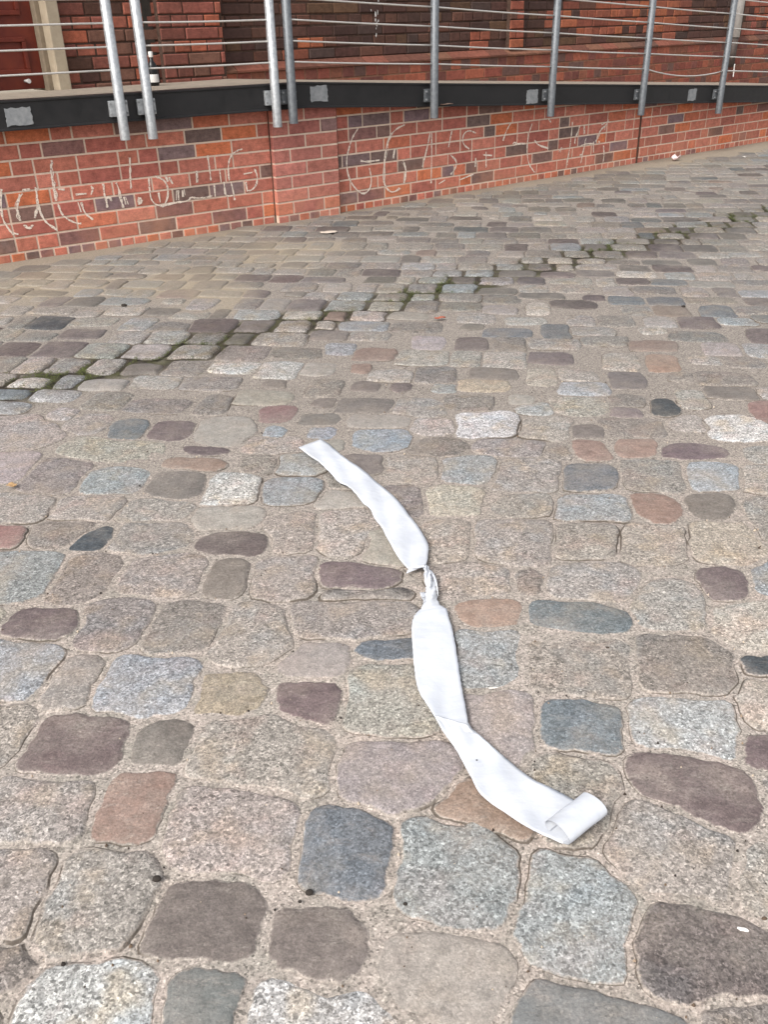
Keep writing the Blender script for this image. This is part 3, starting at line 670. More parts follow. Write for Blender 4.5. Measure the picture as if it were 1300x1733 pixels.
for grp, nm in (('L', 'left'), ('R', 'right')):
    mb = MB()
    for (sd_, ox, oy, sc), txt in CHK.items():
        if sd_ != grp: continue
        fr = FL if sd_ == 'L' else FR
        for st in txt.split('|'):
            pts = [fr.px(ox + float(p.split(',')[0]) / sc, oy + float(p.split(',')[1]) / sc) for p in st.split()]
            pts = np.array(pts)
            if len(pts) > 2: # smooth
                for _ in range(2):
                    Q = [pts[0]]
                    for a, b in zip(pts, pts[1:]): Q += [a * .75 + b * .25, a * .25 + b * .75]
                    Q.append(pts[-1]); pts = np.array(Q)
            L = []; R_ = []
            for i, p in enumerate(pts):
                tn = pts[min(i + 1, len(pts) - 1)] - pts[max(i - 1, 0)]; tn /= (np.linalg.norm(tn) + 1e-9); nn = np.array([-tn[1], tn[0]]); hw = .0054 * random.uniform(.45, 1.5)
                L.append(mb.vert(fr.P(*(p + nn * hw), .0022))); R_.append(mb.vert(fr.P(*(p - nn * hw), .0022)))
            for i in range(len(pts) - 1): mb.face((L[i], R_[i], R_[i + 1], L[i + 1]))
            if random.random() < .5:      # a second, looser pass of the chalk beside the first
                ox_, oz_ = random.uniform(-.014, .014), random.uniform(-.006, .006); a_ = random.randint(0, len(pts) // 3); q_ = None
                for i in range(a_, len(pts)):
                    p = pts[i] + np.array([ox_, oz_]) * (1 + .5 * math.sin(i)); h2 = .003 * random.uniform(.5, 1.3)
                    c2 = (mb.vert(fr.P(p[0] - h2, p[1] + h2 * .4, .0026)), mb.vert(fr.P(p[0] + h2, p[1] - h2 * .4, .0026)))
                    if q_: mb.face((q_[0], q_[1], c2[1], c2[0]))
                    q_ = c2
    W(mb.build('chalk_writing', M_CHALK, wall, recalc=False))

# ------------------------------------------------------------------ deck edge beam
BO0, BO1 = .0, .115      # beam sits in front of the brickwork
bm_corner = FL.P(CS_L, 0)
beam = empty('steel_edge_beam', tuple(FL.P(CS_L, Z_LEVEL - .15, .1)))
tag(beam, 'black painted steel beam edging the ramp on top of the brick wall', 'beam')
def B_(o): o.location = (-beam.location); return o
BH = .150
def beam_pts(off):     # polyline of (xy) following the beam at an offset
    o1, o2 = DL - off, DR - off; c = np.linalg.solve(A_, np.array([o1, o2]))
    return FL.P(FL.px(0, 200)[0] - 1.4, 0, off)[:2], c, FR.P(S_RIGHT, 0, off)[:2]
def zt_at(p):
    s = FR.s_of([*p, 0]); return beam_top_R(s) if s > CS_R else Z_LEVEL
def sweep(mb, prof):
    """prof: closed list of (offset, dz) in beam section"""
    rings = []
    stations = []
    for kk in range(3):
        stations.append([beam_pts(o_)[kk] for o_, _ in prof])
    # extra stations on the right stretch
    c = CS_R; sr = [s_a - .02 if i == 0 else s_a + (S_RIGHT - s_a) * i / 8 for i in range(9)]
    st = [stations[0], stations[1]] + [[FR.P(s, 0, o_)[:2] for o_, _ in prof] for s in sr[1:]]
    for q_, P in enumerate(st):
        zr = zt_at(FR.P(FR.s_of([*P[0], 0]), 0)[:2]) if q_ > 1 else Z_LEVEL
        rings.append([mb.vert((P[i][0], P[i][1], zr + prof[i][1])) for i in range(len(prof))])
    n = len(prof)
    for A, B in zip(rings, rings[1:]):
        for i in range(n): mb.face((A[i], A[(i + 1) % n], B[(i + 1) % n], B[i]))
    mb.face(rings[0][::-1]); mb.face(rings[-1])
z_a0 = z_a; 
mb = MB(); sweep(mb, [(BO0 + .003, 0), (BO1, 0), (BO1, -.010), (BO1 - .006, -.012), (BO1 - .006, -BH + .012), (BO1, -BH + .010), (BO1, -BH), (BO0 + .003, -BH)])
B_(mb.build('channel', M_BEAM, beam, bevel=.0015))
def plate(fr, x0, x1, y0, y1, off, mat, name, parent, rag=.0, T=.004):
    sa, za = fr.px(x0, y1, off); sb, zb_ = fr.px(x1, y0, off)
    mb = MB(); n = 7; pts = []
    for i in range(n): pts.append((sa + (sb - sa) * i / n, za))
    for i in range(n): pts.append((sb, za + (zb_ - za) * i / n))
    for i in range(n): pts.append((sb - (sb - sa) * i / n, zb_))
    for i in range(n): pts.append((sa, zb_ - (zb_ - za) * i / n))
    pts = [(a + random.uniform(-rag, rag), b + random.uniform(-rag, rag)) for a, b in pts]
    F = [mb.vert(fr.P(a, b, off + T)) for a, b in pts]; Bk = [mb.vert(fr.P(a, b, off - .001)) for a, b in pts]
    mb.face(F)
    for i in range(len(pts)): j = (i + 1) % len(pts); mb.face((F[i], F[j], Bk[j], Bk[i]))
    return mb.build(name, mat, parent)
for fr, a in ((FL, (12, 50, 181, 214)), (FR, (526, 553, 144, 173)), (FR, (891, 911, 151, 176)), (FR, (1164, 1180, 150, 171))):
    B_(plate(fr, *a, BO1 - .006, M_GALVP, 'joint_plate', beam, .0045))

# ------------------------------------------------------------------ ramp deck
mb = MB(); fp0 = []; bp0 = []
sts = [FL.P(FL.px(0, 200)[0] - 1.4, 0, 0)] + [FL.P(CS_L, 0, 0)] + [FR.P(s_a + (S_RIGHT - s_a) * i / 10, 0, 0) for i in range(1, 11)]
for i, p in enumerate(sts):
    z = zt_at(p[:2]) - .006
    nb = FR.n if i else FL.n
    # go straight back until the building face
    tt_ = (DB - .0 - FB.n @ p) / (FB.n @ nb); b = p + nb * tt_
    fp0.append((p, z)); bp0.append((b, z))
ids = []
for (p, z), (b, _) in zip(fp0, bp0):
    ids.append([mb.vert((p[0], p[1], z)), mb.vert((b[0], b[1], z)), mb.vert((p[0], p[1], z - .14)), mb.vert((b[0], b[1], z - .14))])
for A, B in zip(ids, ids[1:]):
    mb.face((A[0], B[0], B[1], A[1])); mb.face((A[2], A[3], B[3], B[2])); mb.face((A[0], A[2], B[2], B[0]))
o = mb.build('ramp_path', M_CONC); tag(o, 'pale concrete ramp surface behind the black beam', None, kind='structure')

# ------------------------------------------------------------------ building behind
bld = empty('brick_building', tuple(FB.P(FB.px(540, 130)[0], .5)))
tag(bld, 'old dark red brick building with a panelled red door behind the ramp railing', 'building')
def D_(o): o.location = (-bld.location); return o
sB = lambda x, y=60: FB.px(x, y)[0]
door_l, door_r = sB(-150, 80), sB(85, 80)
jam_r = sB(106, 80)
pl_l = sB(350, 118)
SBE = sB(1300, 60) + 2.5
ZC0, ZC1 = .885, .935
plp = lambda: random.choice(['#84493d', '#8e5042', '#955642', '#78473d', '#644a43', '#73463e', '#9a5844', '#80503f'])
mb = MB()
ncp = 11
courses(mb, FB, pl_l, SBE, lambda s: 9, 0, k0=0, seed=9, pal=plp, zb=ZC0 - 10 * CH, nk=10, jw=.010, header_rows=lambda k: k % 2 == 1)
mb.m = 1; mb.cc = (1, 1, 1); slab(mb, FB, pl_l, SBE, -.2, lambda s: ZC0, -.3, -.004)
D_(mb.build('plinth', [M_PLBRICK, M_PLMORTAR], bld))
# moulded coping course
mb = MB(); s = pl_l; REC = -.065
while s < SBE:
    e = s + .25; mb.cc = bcol(lambda: random.choice(['#6a4438', '#74503f', '#5f443a', '#7a4a3c']))
    prof = [(REC - .05, ZC0 + .001), (.012, ZC0 + .001), (.012, ZC0 + .014), (REC, ZC1 + .008), (REC - .05, ZC1 + .008)]
    A = [mb.vert(FB.P(s + .003, z, o_)) for o_, z in prof]; B = [mb.vert(FB.P(e - .003, z, o_)) for o_, z in prof]
    n = len(prof)
    for i in range(n): mb.face((A[i], A[(i + 1) % n], B[(i + 1) % n], B[i]))
    mb.face(A[::-1]); mb.face(B); s = e
D_(mb.build('coping', [M_PLBRICK, M_PLMORTAR], bld))
# upper wall: dark sooty bricks with repaired orange zones
OLD = ['#523a33', '#583d35', '#493530', '#5e4136', '#664438', '#553a34', '#4c3d39', '#634a38']
ORG = ['#a05a40', '#a86246', '#985642', '#8a4e3e', '#ac6444', '#965844']
RDB = ['#93564a', '#9a5a4a', '#a05e4c', '#8a5246', '#7a5648', '#a85e46']
zones = [(sB(104), sB(250), 0, 3.5, RDB, .95), (sB(258), sB(385), 0, 3.5, RDB, .9), (sB(503, 90), sB(552, 90), .93, 1.09, ORG, 1), (sB(985, 25), sB(1180, 25), 1.0, 3.5, ORG, .85),
         (sB(1110, 60), sB(1160, 60), .98, 1.2, ORG, .8), (sB(1262, 40), sB(1400, 40), .95, 3.5, RDB, .8), (sB(810, 70), sB(835, 70), .98, 1.06, ORG, 1), (sB(940, 20), sB(985, 20), 1.12, 1.3, ORG, .6)]
def upper(mb, s0, s1, z0, z1, off, jw=.009, seed=1, forced=None):
    rs = random.Random(seed); k = 0; z = z0; CHO = .0765
    while z < z1:
        s = s0; hd = k % 2; first = True
        while s < s1 - .02:
            L = (.13 if hd else .26) * (rs.uniform(.97, 1.03)); 
            if first: L *= .75; first = False
            e = min(s + L, s1); m = (s + e) / 2; pal = OLD
            for a, b, c, d, pl, pr in zones:
                if a < m < b and c < z + .04 < d and rs.random() < pr: pal = pl
            if forced and rs.random() < .85: pal = forced
            cc_ = tuple(np.array(srgb(rs.choice(pal))) * rs.uniform(.8, 1.15))
            brick(mb, FB, s + jw / 2, e - jw / 2, z + jw / 2, min(z + CHO, z1) - jw / 2, off, cc_, ch=.006, jit=.005)
            s = e
        z += CHO; k += 1
ZUP = 2.7
mb = MB()
upper(mb, jam_r, pl_l, .80, ZUP, -.02, seed=4)
upper(mb, pl_l, SBE, ZC1 + .008, ZUP, REC, seed=2)
mb.m = 1; mb.cc = (1, 1, 1)
slab(mb, FB, jam_r, pl_l, .5, lambda s: ZUP, -.35, -.028); slab(mb, FB, pl_l, SBE, ZC1, lambda s: ZUP, -.35, REC - .008)
slab(mb, FB, door_l - 1.5, door_l, .5, lambda s: ZUP, -.35, -.0281)
D_(mb.build('wall_face', [M_OLDBRICK, M_OLDMORTAR], bld))
# pilasters
for x0, x1, pal, of_ in ((266, 374, RDB, .06), (866, 890, ORG, .05)):
    mb = MB(); a, b = sB(x0, 50), sB(x1, 50); zb0 = .80 if x0 < 300 else ZC1 + .012
    upper(mb, a, b, zb0, ZUP - .01, REC + of_ if x0 > 300 else -.02 + .05, seed=x0, forced=pal)
    mb.m = 1; mb.cc = (1, 1, 1); slab(mb, FB, a + .003, b - .003, zb0, lambda s: ZUP - .01, -.09, (REC + of_ if x0 > 300 else .03) - .008)
    D_(mb.build('pilaster', [M_OLDBRICK, M_OLDMORTAR], bld))
# flat dark strips painting the shade of the pilaster recess and pipe gap
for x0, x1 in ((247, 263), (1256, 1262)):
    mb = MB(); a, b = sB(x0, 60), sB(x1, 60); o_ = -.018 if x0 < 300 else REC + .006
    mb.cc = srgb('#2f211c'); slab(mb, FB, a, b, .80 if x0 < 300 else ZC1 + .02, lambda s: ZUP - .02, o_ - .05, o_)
    D_(mb.build('recess_shade_strip', M_DARK, bld))
# door and jamb
mb = MB(); slab(mb, FB, door_r, jam_r, .846, lambda s: 2.9, -.30, .03); slab(mb, FB, door_l - .12, door_l, .846, lambda s: 2.9, -.30, .03)
D_(mb.build('door_jamb', M_STONEJAMB, bld, bevel=.006))
mb = MB(); slab(mb, FB, door_r - .03, door_r, .846, lambda s: 2.9, -.31, -.06)
D_(mb.build('door_frame', simple('frame_stone_dark', '#7d6f5e', '#8f816d', .8), bld, bevel=.004))
mb = MB(); slab(mb, FB, door_l, door_r - .03, .86, lambda s: 2.9, -.2, -.12)
for a, b, z0, z1 in ((.10, .42, .95, 1.15), (.52, .90, .95, 1.15), (.10, .42, 1.27, 1.95), (.52, .90, 1.27, 1.95)):
    w_ = door_r - .03 - door_l
    sa, sb = door_l + w_ * a, door_l + w_ * b
    for q in ((sa, sb, z0, z0 + .025), (sa, sb, z1 - .025, z1), (sa, sa + .025, z0 + .026, z1 - .026), (sb - .025, sb, z0 + .026, z1 - .026)):
        mb.hexa([FB.P(q[0], q[2], -.1195), FB.P(q[1], q[2], -.1195), FB.P(q[1], q[2], -.1), FB.P(q[0], q[2], -.1), FB.P(q[0], q[3], -.1195), FB.P(q[1], q[3], -.1195), FB.P(q[1], q[3], -.1), FB.P(q[0], q[3], -.1)])
dr = D_(mb.build('door', M_DOOR, bld, bevel=.003)); dr['label'] = 'dark red panelled wooden door'
mb = MB(); sx, zx = FB.px(44, 137, -.1); mb.tube([FB.P(sx, zx, -.12), FB.P(sx, zx, -.07)], .008, 12); mb.tube([FB.P(sx, zx, -.07), FB.P(sx, zx, -.058)], .013, 12)
k_ = mb.build('door_knob', M_WHITEPL, dr, smooth=False)
# downpipe
mb = MB(); s1_, z1_ = FB.px(1247, 63, .03)
mb.tube([FB.P(s1_, 2.6, .01), FB.P(s1_, z1_, .01)], .055, 16)
pp = D_(mb.build('downpipe', M_PIPE, bld, smooth=True))
mb = MB(); mb.tube([FB.P(s1_, z1_ - .001, .01), FB.P(s1_, .62, .01)], .045, 16)
D_(mb.build('pipe_foot', simple('old_cast_iron', '#3b332f', '#4d423c', .7), bld, smooth=True))
s2_, z2_ = FB.px(1241, 130, .06); mb = MB(); mb.tube([FB.P(s2_, z2_ + .14, .06), FB.P(s2_, z2_, .065)], .007, 8)
D_(mb.build('pipe_bracket', M_PIPE, bld))
# lime splashes on the dark wall
for i in range(9):
    x = 637 + random.gauss(0, 4); y = 33 + random.gauss(0, 14); s_, z_ = FB.px(x, y, REC + .008); r = random.uniform(.006, .014); mb = MB()
    c_ = mb.vert(FB.P(s_, z_, REC + .0085)); R6 = [mb.vert(FB.P(s_ + r * .7 * math.cos(a) * random.uniform(.3, 1.2), z_ + r * 1.8 * math.sin(a) * random.uniform(.3, 1.2), REC + .008)) for a in np.linspace(0, 5.8, 11)]
    for i2 in range(11): mb.face((c_, R6[i2], R6[(i2 + 1) % 11]))
    D_(mb.build('lime_splash', M_WHITEPL, bld, recalc=False))

# ------------------------------------------------------------------ railings
RO = .165   # post centre offset from wall plane
def railing(label, posts, name='cable_railing', ext=None, M_GALV=None):
    M_GALV = M_GALV or globals()['M_GALV']
    """posts: list of (frame, x px, y px of the foot)"""
    f0, x0, y0 = posts[0]; s0, z0 = f0.px(x0, y0, RO)
    root = empty(name, tuple(f0.P(s0, z0, RO))); tag(root, label, 'railing', 'steel cable railings along the ramp')
    L_ = lambda o: (setattr(o, 'location', -root.location), o)[1]
    tops = []
    for fr, x, y in posts:
        s, z = fr.px(x, y, RO); zt = (beam_top_R(s) if fr is FR and s > s_a else Z_LEVEL)
        zz = z
        base = fr.P(s, zz, RO); top = fr.P(s, zt + .98, RO)
        mb = MB(); mb.tube([base, base + np.array([0, 0, .002]), top], .0285, 20)
        p = L_(mb.build('post', M_GALV, root, smooth=False))
        for pl in p.data.polygons: pl.use_smooth = len(pl.vertices) == 4
        mb = MB()
        zc = zt - .075
        wl, wr = (.055, .055)
        mb.hexa([fr.P(s + a, zc + b, c) for b in (-.042, .042) for a, c in ((-wl, BO1 + .018), (wr, BO1 + .018), (wr, BO1 - .004), (-wl, BO1 - .004))])
        bp = mb.build('mounting_plate', M_GALV, p, bevel=.002)
        for a in (-.046, .046):
            for b in (-.026, .026):
                mb = MB(); mb.tube([fr.P(s + a, zc + b, BO1 + .017), fr.P(s + a, zc + b, BO1 + .026)], .007, 6); mb.build('bolt', M_GALVP, p)
        tops.append((fr, s, zt, top))
    ends = list(tops)
    pts = [(t_[0].P(t_[1], 0, RO), t_[2]) for t_ in tops]
    if ext: fr, s = ext; e = (fr.P(s, 0, RO), beam_top_R(s) if fr is FR else Z_LEVEL); pts = [e] + pts if ext[0] is FL else pts + [e]
    for k in range(7):
        h_ = .124 + .115 * k
        for i, ((a, za), (b, zb_)) in enumerate(zip(pts, pts[1:])):
            mb = MB(); n = 9; sag = .002 + .002 * random.random()
            if len(posts) == 5 and k == 0 and i == 3: sag = .05
            P = []
            for j in range(n):
                u = j / (n - 1); q = a * (1 - u) + b * u; z = za * (1 - u) + zb_ * u + h_ - sag * 4 * u * (1 - u); P.append((q[0], q[1], z))
            mb.tube(P, .0052, 8); L_(mb.build('cable', M_CABLE, root, smooth=True))
    mb = MB(); mb.tube([(p[0], p[1], z + 1.0) for p, z in pts], .024, 16); L_(mb.build('handrail', M_GALV, root, smooth=True))
    return root
railing('galvanised cable railing at the far left, before the red door', [(FL, 212, 237)], ext=(FL, FL.px(0, 200)[0] - 1.3))
railing('short galvanised cable railing between two bright posts, left of the wall bend', [(FL, 259, 235), (FL, 470, 215)])
railing('long sloping cable railing with shade-darkened grey posts, right of the wall bend', [(FR, 497, 209), (FR, 735, 200), (FR, 932, 197), (FR, 1085, 195), (FR, 1216, 192)], ext=(FR, S_RIGHT - .2), M_GALV=simple('shaded_zinc', '#5d6064', '#7b7e80', .55, .5, 45, .0006, rr=(.45, .65)))  # shade on these posts is put into a darker zinc

# ------------------------------------------------------------------ paper strip
def sm(pts, it=2):
    pts = np.array(pts, float)
    for _ in range(it):
        Q = [pts[0]]
        for a, b in zip(pts, pts[1:]): Q += [a * .75 + b * .25, a * .25 + b * .75]
        Q.append(pts[-1]); pts = np.array(Q)
    return pts
def res_line(P, n):
    D = np.concatenate([[0], np.cumsum(np.linalg.norm(np.diff(P, axis=0), axis=1))]); s = np.linspace(0, D[-1], n)
    return np.stack([np.interp(s, D, P[:, i]) for i in range(P.shape[1])], 1)
def sheet(mb, Lp, Rp, n, m, hfun, th=.0006):
    L = res_line(Lp, n) if n else Lp; R = res_line(Rp, n) if n else Rp; n = len(L); ids = []; bot = []
    rg = random.Random(n)
    if n > 20:
        L = L + np.array([[rg.uniform(-.45, .45), rg.uniform(-.3, .3)] for _ in range(n)]); R = R + np.array([[rg.uniform(-.45, .45), rg.uniform(-.3, .3)] for _ in range(n)])
    for i in range(n):
        for j in range(m):
            u = j / (m - 1); p = L[i] * (1 - u) + R[i] * u; z = hfun(i / (n - 1), u) + .0055; g_ = gnd(p[0], p[1], z)
            ids.append(mb.vert(g_)); 
    for i in range(n):
        for j in range(m): v = mb.v[ids[i * m + j]]; bot.append(mb.vert((v[0], v[1], v[2] - th)))
    for i in range(n - 1):
        for j in range(m - 1):
            a = i * m + j; mb.face((ids[a], ids[a + 1], ids[a + m + 1], ids[a + m])); mb.face((bot[a + m], bot[a + m + 1], bot[a + 1], bot[a]))
    for i in range(n - 1):
        a = i * m; mb.face((ids[a], ids[a + m], bot[a + m], bot[a])); a = i * m + m - 1; mb.face((ids[a + m], ids[a], bot[a], bot[a + m]))
    for j in range(m - 1): mb.face((ids[j + 1], ids[j], bot[j], bot[j + 1])); a = (n - 1) * m + j; mb.face((ids[a], ids[a + 1], bot[a + 1], bot[a]))
paper = empty('paper_strip', tuple(gnd(720, 1000)))
tag(paper, 'long crumpled white paper strip, twisted in the middle, with a curled end', 'paper')
def Pp(o): o.location = (-paper.location); return o
def T1(x, y): return (450 + x / 3.25, 700 + y / 3.25)
def T2(x, y): return (650 + x / 3.25, 1050 + y / 3.25)
UL = [T1(*p) for p in ((178, 185), (240, 232), (300, 270), (350, 320), (400, 380), (432, 388), (480, 420), (530, 490), (570, 515), (600, 580), (635, 620), (665, 680), (700, 745), (735, 800), (785, 855))]
UR = [T1(*p) for p in ((305, 138), (345, 165), (400, 215), (460, 260), (540, 310), (600, 370), (680, 430), (740, 490), (790, 560), (840, 620), (875, 680), (897, 722), (892, 790), (880, 842))]
def hU(t_, u):
    z = .013 + .005 * math.sin(t_ * 17) * (1 - u) + .0022 * math.sin(t_ * 31 + 2 * u) + .003 * (1 - u) + .0015 * math.sin(u * 9 + t_ * 22)
    f = (t_ * 7) % 1; z += .006 * abs(f - .5)         # soft cross folds
    return z
mb = MB(); sheet(mb, sm(UL, 1), sm(UR, 1), 70, 12, hU); Pp(mb.build('upper_length', M_PAPER, paper, smooth=True, recalc=False))
# frayed flap at the lower end of the upper length
mb = MB(); sheet(mb, np.array([T1(785, 853), T1(772, 880)]), np.array([T1(866, 843), T1(800, 868)]), 6, 4, lambda t_, u: .012 - .006 * t_)
Pp(mb.build('torn_flap', M_PAPER, paper, smooth=True, recalc=False))
# twisted neck: three crumpled strands wound round each other
NL = sm([T1(*p) for p in ((868, 828), (872, 900), (880, 950), (878, 985), (868, 1010), (868, 1040), (858, 1068), (822, 1100), (806, 1140))], 1)
NR = sm([T1(*p) for p in ((886, 828), (914, 872), (926, 910), (941, 960), (941, 1010), (955, 1050), (988, 1064), (1000, 1090), (1012, 1140))], 1)
mb = MB()
sheet(mb, sm([T1(900, 860), T1(925, 905), T1(938, 955), T1(946, 1000)]), sm([T1(912, 862), T1(937, 900), T1(948, 960), T1(950, 1005)]), 14, 4, lambda t_, u: .015 + .004 * math.sin(t_ * 40))
sheet(mb, sm([T1(848, 984), T1(852, 1000), T1(862, 1020)]), sm([T1(878, 980), T1(882, 1005), T1(872, 1035)]), 8, 4, lambda t_, u: .012 + .004 * (1 - u))
Pp(mb.build('crumpled_fold', M_PAPER, paper, smooth=True, recalc=False))
LLp = [T1(806, 1138)] + [T2(*p) for p in ((152, 10), (152, 60), (155, 110), (163, 220), (175, 330), (195, 400), (230, 450), (280, 530), (330, 620), (400, 710), (440, 790), (490, 880), (515, 940), (580, 1000), (680, 1065), (790, 1140), (900, 1190), (985, 1228))]
RRp = [T1(1012, 1138)] + [T2(*p) for p in ((368, 10), (377, 50), (388, 100), (405, 210), (430, 380), (455, 500), (465, 580), (540, 640), (640, 730), (720, 800), (820, 875), (900, 910), (980, 950), (1050, 990), (1120, 1040), (1165, 1075))]
nN, nL = 50, 100
jr = random.Random(8)
LL_ = np.vstack([res_line(NL, nN), res_line(sm(LLp, 1), nL)[2:]]); RR_ = np.vstack([res_line(NR, nN), res_line(sm(RRp, 1), nL)[2:]])
for q in range(2, 40): LL_[q, 0] += jr.uniform(-1, 1.6); RR_[q, 0] += jr.uniform(-1.8, 1.2)
NT_ = len(LL_)
def hAll(q, u):
    i = q * (NT_ - 1); tn = min(1, i / nN); tl = max(0, (i - nN) / nL)
    zn = .011 + .010 * (1 - tn) ** .5 * math.sin(math.pi * u) + .0042 * math.sin(11 * u * (1.2 - tn) + 30 * tn) * (1 - tn) + .002 * math.sin(70 * tn + 5 * u) * (1 - tn)
    zl = .0115 + .003 * math.sin(tl * 19 + 1) * min(1, tl * 8) + .0022 * math.sin(tl * 33 + 3 * u) * min(1, tl * 8) + .0016 * math.sin(u * 8 + tl * 25) * min(1, tl * 8)
    k = max(0, 1 - abs(tl - .47) / .10); zl += .006 * k * u
    if tl > .85: zl = zl * (1 - (tl - .85) / .15) + .009 * (tl - .85) / .15
    w = min(1, max(0, (i - nN + 8) / 12)); w = w * w * (3 - 2 * w)
    return zn * (1 - w) + zl * w
mb = MB(); sheet(mb, LL_, RR_, 0, 16, hAll); Pp(mb.build('lower_length', M_PAPER, paper, smooth=True, recalc=False))
# turned-over fold where the strip changes direction
mb = MB(); sheet(mb, np.array([T2(283, 520), T2(320, 560), T2(345, 600)]), np.array([T2(462, 572), T2(478, 600), T2(500, 618)]), 10, 10, lambda t_, u: .0175 + .003 * u - .004 * t_ + .001 * math.sin(u * 14))
Pp(mb.build('fold', M_PAPER, paper, smooth=True, recalc=False))
# curled end: an oval roll lying across the strip
a0 = gnd(*T2(1026, 1240), .022); a1 = gnd(*T2(1230, 1078), .022); a0[2] = a1[2] = .005       # outer foot line of the roll
ax = (a1 - a0); axn = ax / np.linalg.norm(ax); inn = np.array([-axn[1], axn[0], 0])
if inn[0] > 0: inn = -inn
mb = MB(); rx, rz = .028, .0165; K = 34; J = 8; grid = []
a0 = a0; a1 = a1
for j in range(J):
    u = j / (J - 1); row = []
    for k in range(K):
        th = -math.pi * .5 + (k / (K - 1)) * math.pi * 1.78      # from the bottom, outward, over the top and back down
        rr = 1 - .10 * k / (K - 1)
        p = a0 * (1 - u) + a1 * u + inn * (rx * (1 - math.cos(th) * rr)) + np.array([0, 0, .008 + rz + rz * math.sin(th) * rr]) + np.array([0, 0, .0008 * math.sin(u * 9 + k * .4)])
        row.append(p)
    grid.append(row)
for lay in (0, -.0007):
    I = [[mb.vert(p + np.array([0, 0, lay])) for p in row] for row in grid]
    for j in range(J - 1):
        for k in range(K - 1): mb.face((I[j][k], I[j][k + 1], I[j + 1][k + 1], I[j + 1][k]))
Pp(mb.build('curled_end', M_PAPER, paper, smooth=True, recalc=False))
# small marks on the paper
mb = MB()
def mark(x, y, rpx, z, f=T2):
    c_ = gnd(*f(x, y), z); r = rpx; ids = [mb.vert((c_[0] + r * math.cos(a) * random.uniform(.6, 1.2), c_[1] + r * math.sin(a) * random.uniform(.6, 1.2), z)) for a in np.linspace(0, 5.4, 7)]; mb.face(ids)
mark(512, 768, .0022, .0245)
Pp(mb.build('stain', M_INK, paper, recalc=False)); mb = MB()
for x, y in ((857, 1004), (863, 1012), (871, 1012), (878, 1008), (858, 1024), (866, 1030), (872, 1040), (878, 1032), (864, 1044)): mark(x, y, .0013, .0285, T1)
Pp(mb.build('ink_marks', M_INK, paper, recalc=False))

# ------------------------------------------------------------------ moss and weeds in the gutter joints
t = NT('moss_leaves'); M_MOSS = t.fin(t.mix(t.noise(40, 2), srgb('#33391d'), srgb('#5c622e')), .8)
mb = MB()
GO = [(P, c, rr) for P, c, rr in zip(outl, CEN, RAD) if abs(GUT_N @ c - GUT_D) < .40]
GC = np.array([c for _, c, _ in GO]); GR = np.array([rr for _, _, rr in GO])
def in_joint(p):
    d = np.linalg.norm(GC - p, axis=1)
    for q in np.where(d < GR)[0]:
        if inside(GO[q][0], p[None])[0]: return False
    return True
def leaf(p, L, z, up):
    a = random.uniform(0, 6.28); w = L * .5; e = random.uniform(-.1, up)
    d = np.array([math.cos(a) * math.cos(e), math.sin(a) * math.cos(e), math.sin(e)]); sd = np.array([-math.sin(a), math.cos(a), 0]); q = np.array([p[0], p[1], z])
    I = [mb.vert(q), mb.vert(q + d * L * .5 + sd * w * .5), mb.vert(q + d * L), mb.vert(q + d * L * .5 - sd * w * .5)]; mb.face(I)
for i in range(3400):      # clumps along the gutter line, only where there is a joint
    u = random.uniform(-.1, 6.6); p = _g0[:2] + _gd * u + GUT_N * random.gauss(0, .065)
    if math.sin(u * 4.1) + math.sin(u * 9.7 + 1) + random.gauss(0, .6) < .45: continue
    if not in_joint(p): continue
    n = random.choice([8, 14, 22, 40])
    for _ in range(n):
        q = p + UD * random.gauss(0, .005) + VD * random.gauss(0, .014); leaf(q, random.uniform(.004, .010), random.uniform(.002, .012 if n < 30 else .018), .6)
for i in range(500):       # stray bits in other joints
    y_ = random.uniform(1.8, 4.5); p = np.array([random.uniform(-.45, .45) * y_, y_])
    if abs(GUT_N @ p - GUT_D) > .38 or not in_joint(p): continue
    for _ in range(6): leaf(p + rng.normal(0, .005, 2), .005, random.uniform(.002, .008), .4)
o = mb.build('moss_and_weeds', M_MOSS, recalc=False); tag(o, 'moss and tiny weeds growing in the joints of the gutter line', None, kind='stuff')
# grit: tiny crumbs and twigs scattered on the sand
mb = MB()
for i in range(800):
    y_ = random.uniform(.55, 3.2); x_ = random.uniform(-.62, .62) * y_ * 1.15; r = abs(random.gauss(.0012, .0007)) + .0006
    mb.cc = srgb(random.choice(['#3a2f28', '#55473b', '#6b5a4a', '#8f7d6a', '#2a2420', '#b8a894']))
    R6 = [mb.vert((x_ + r * math.cos(a) * random.uniform(.6, 1.4), y_ + r * math.sin(a) * random.uniform(.6, 1.4), .0025)) for a in np.linspace(0, 5.2, 6)]
    tp = mb.vert((x_, y_, .0062 + r * .6))
    for k in range(6): mb.face((R6[k], R6[(k + 1) % 6], tp))
t = NT('grit'); M_GRIT = t.fin(t.attr('Col'), .9)
o = mb.build('loose_grit', M_GRIT, recalc=False); tag(o, 'loose grit and crumbs scattered over the cobbles', None, kind='stuff')

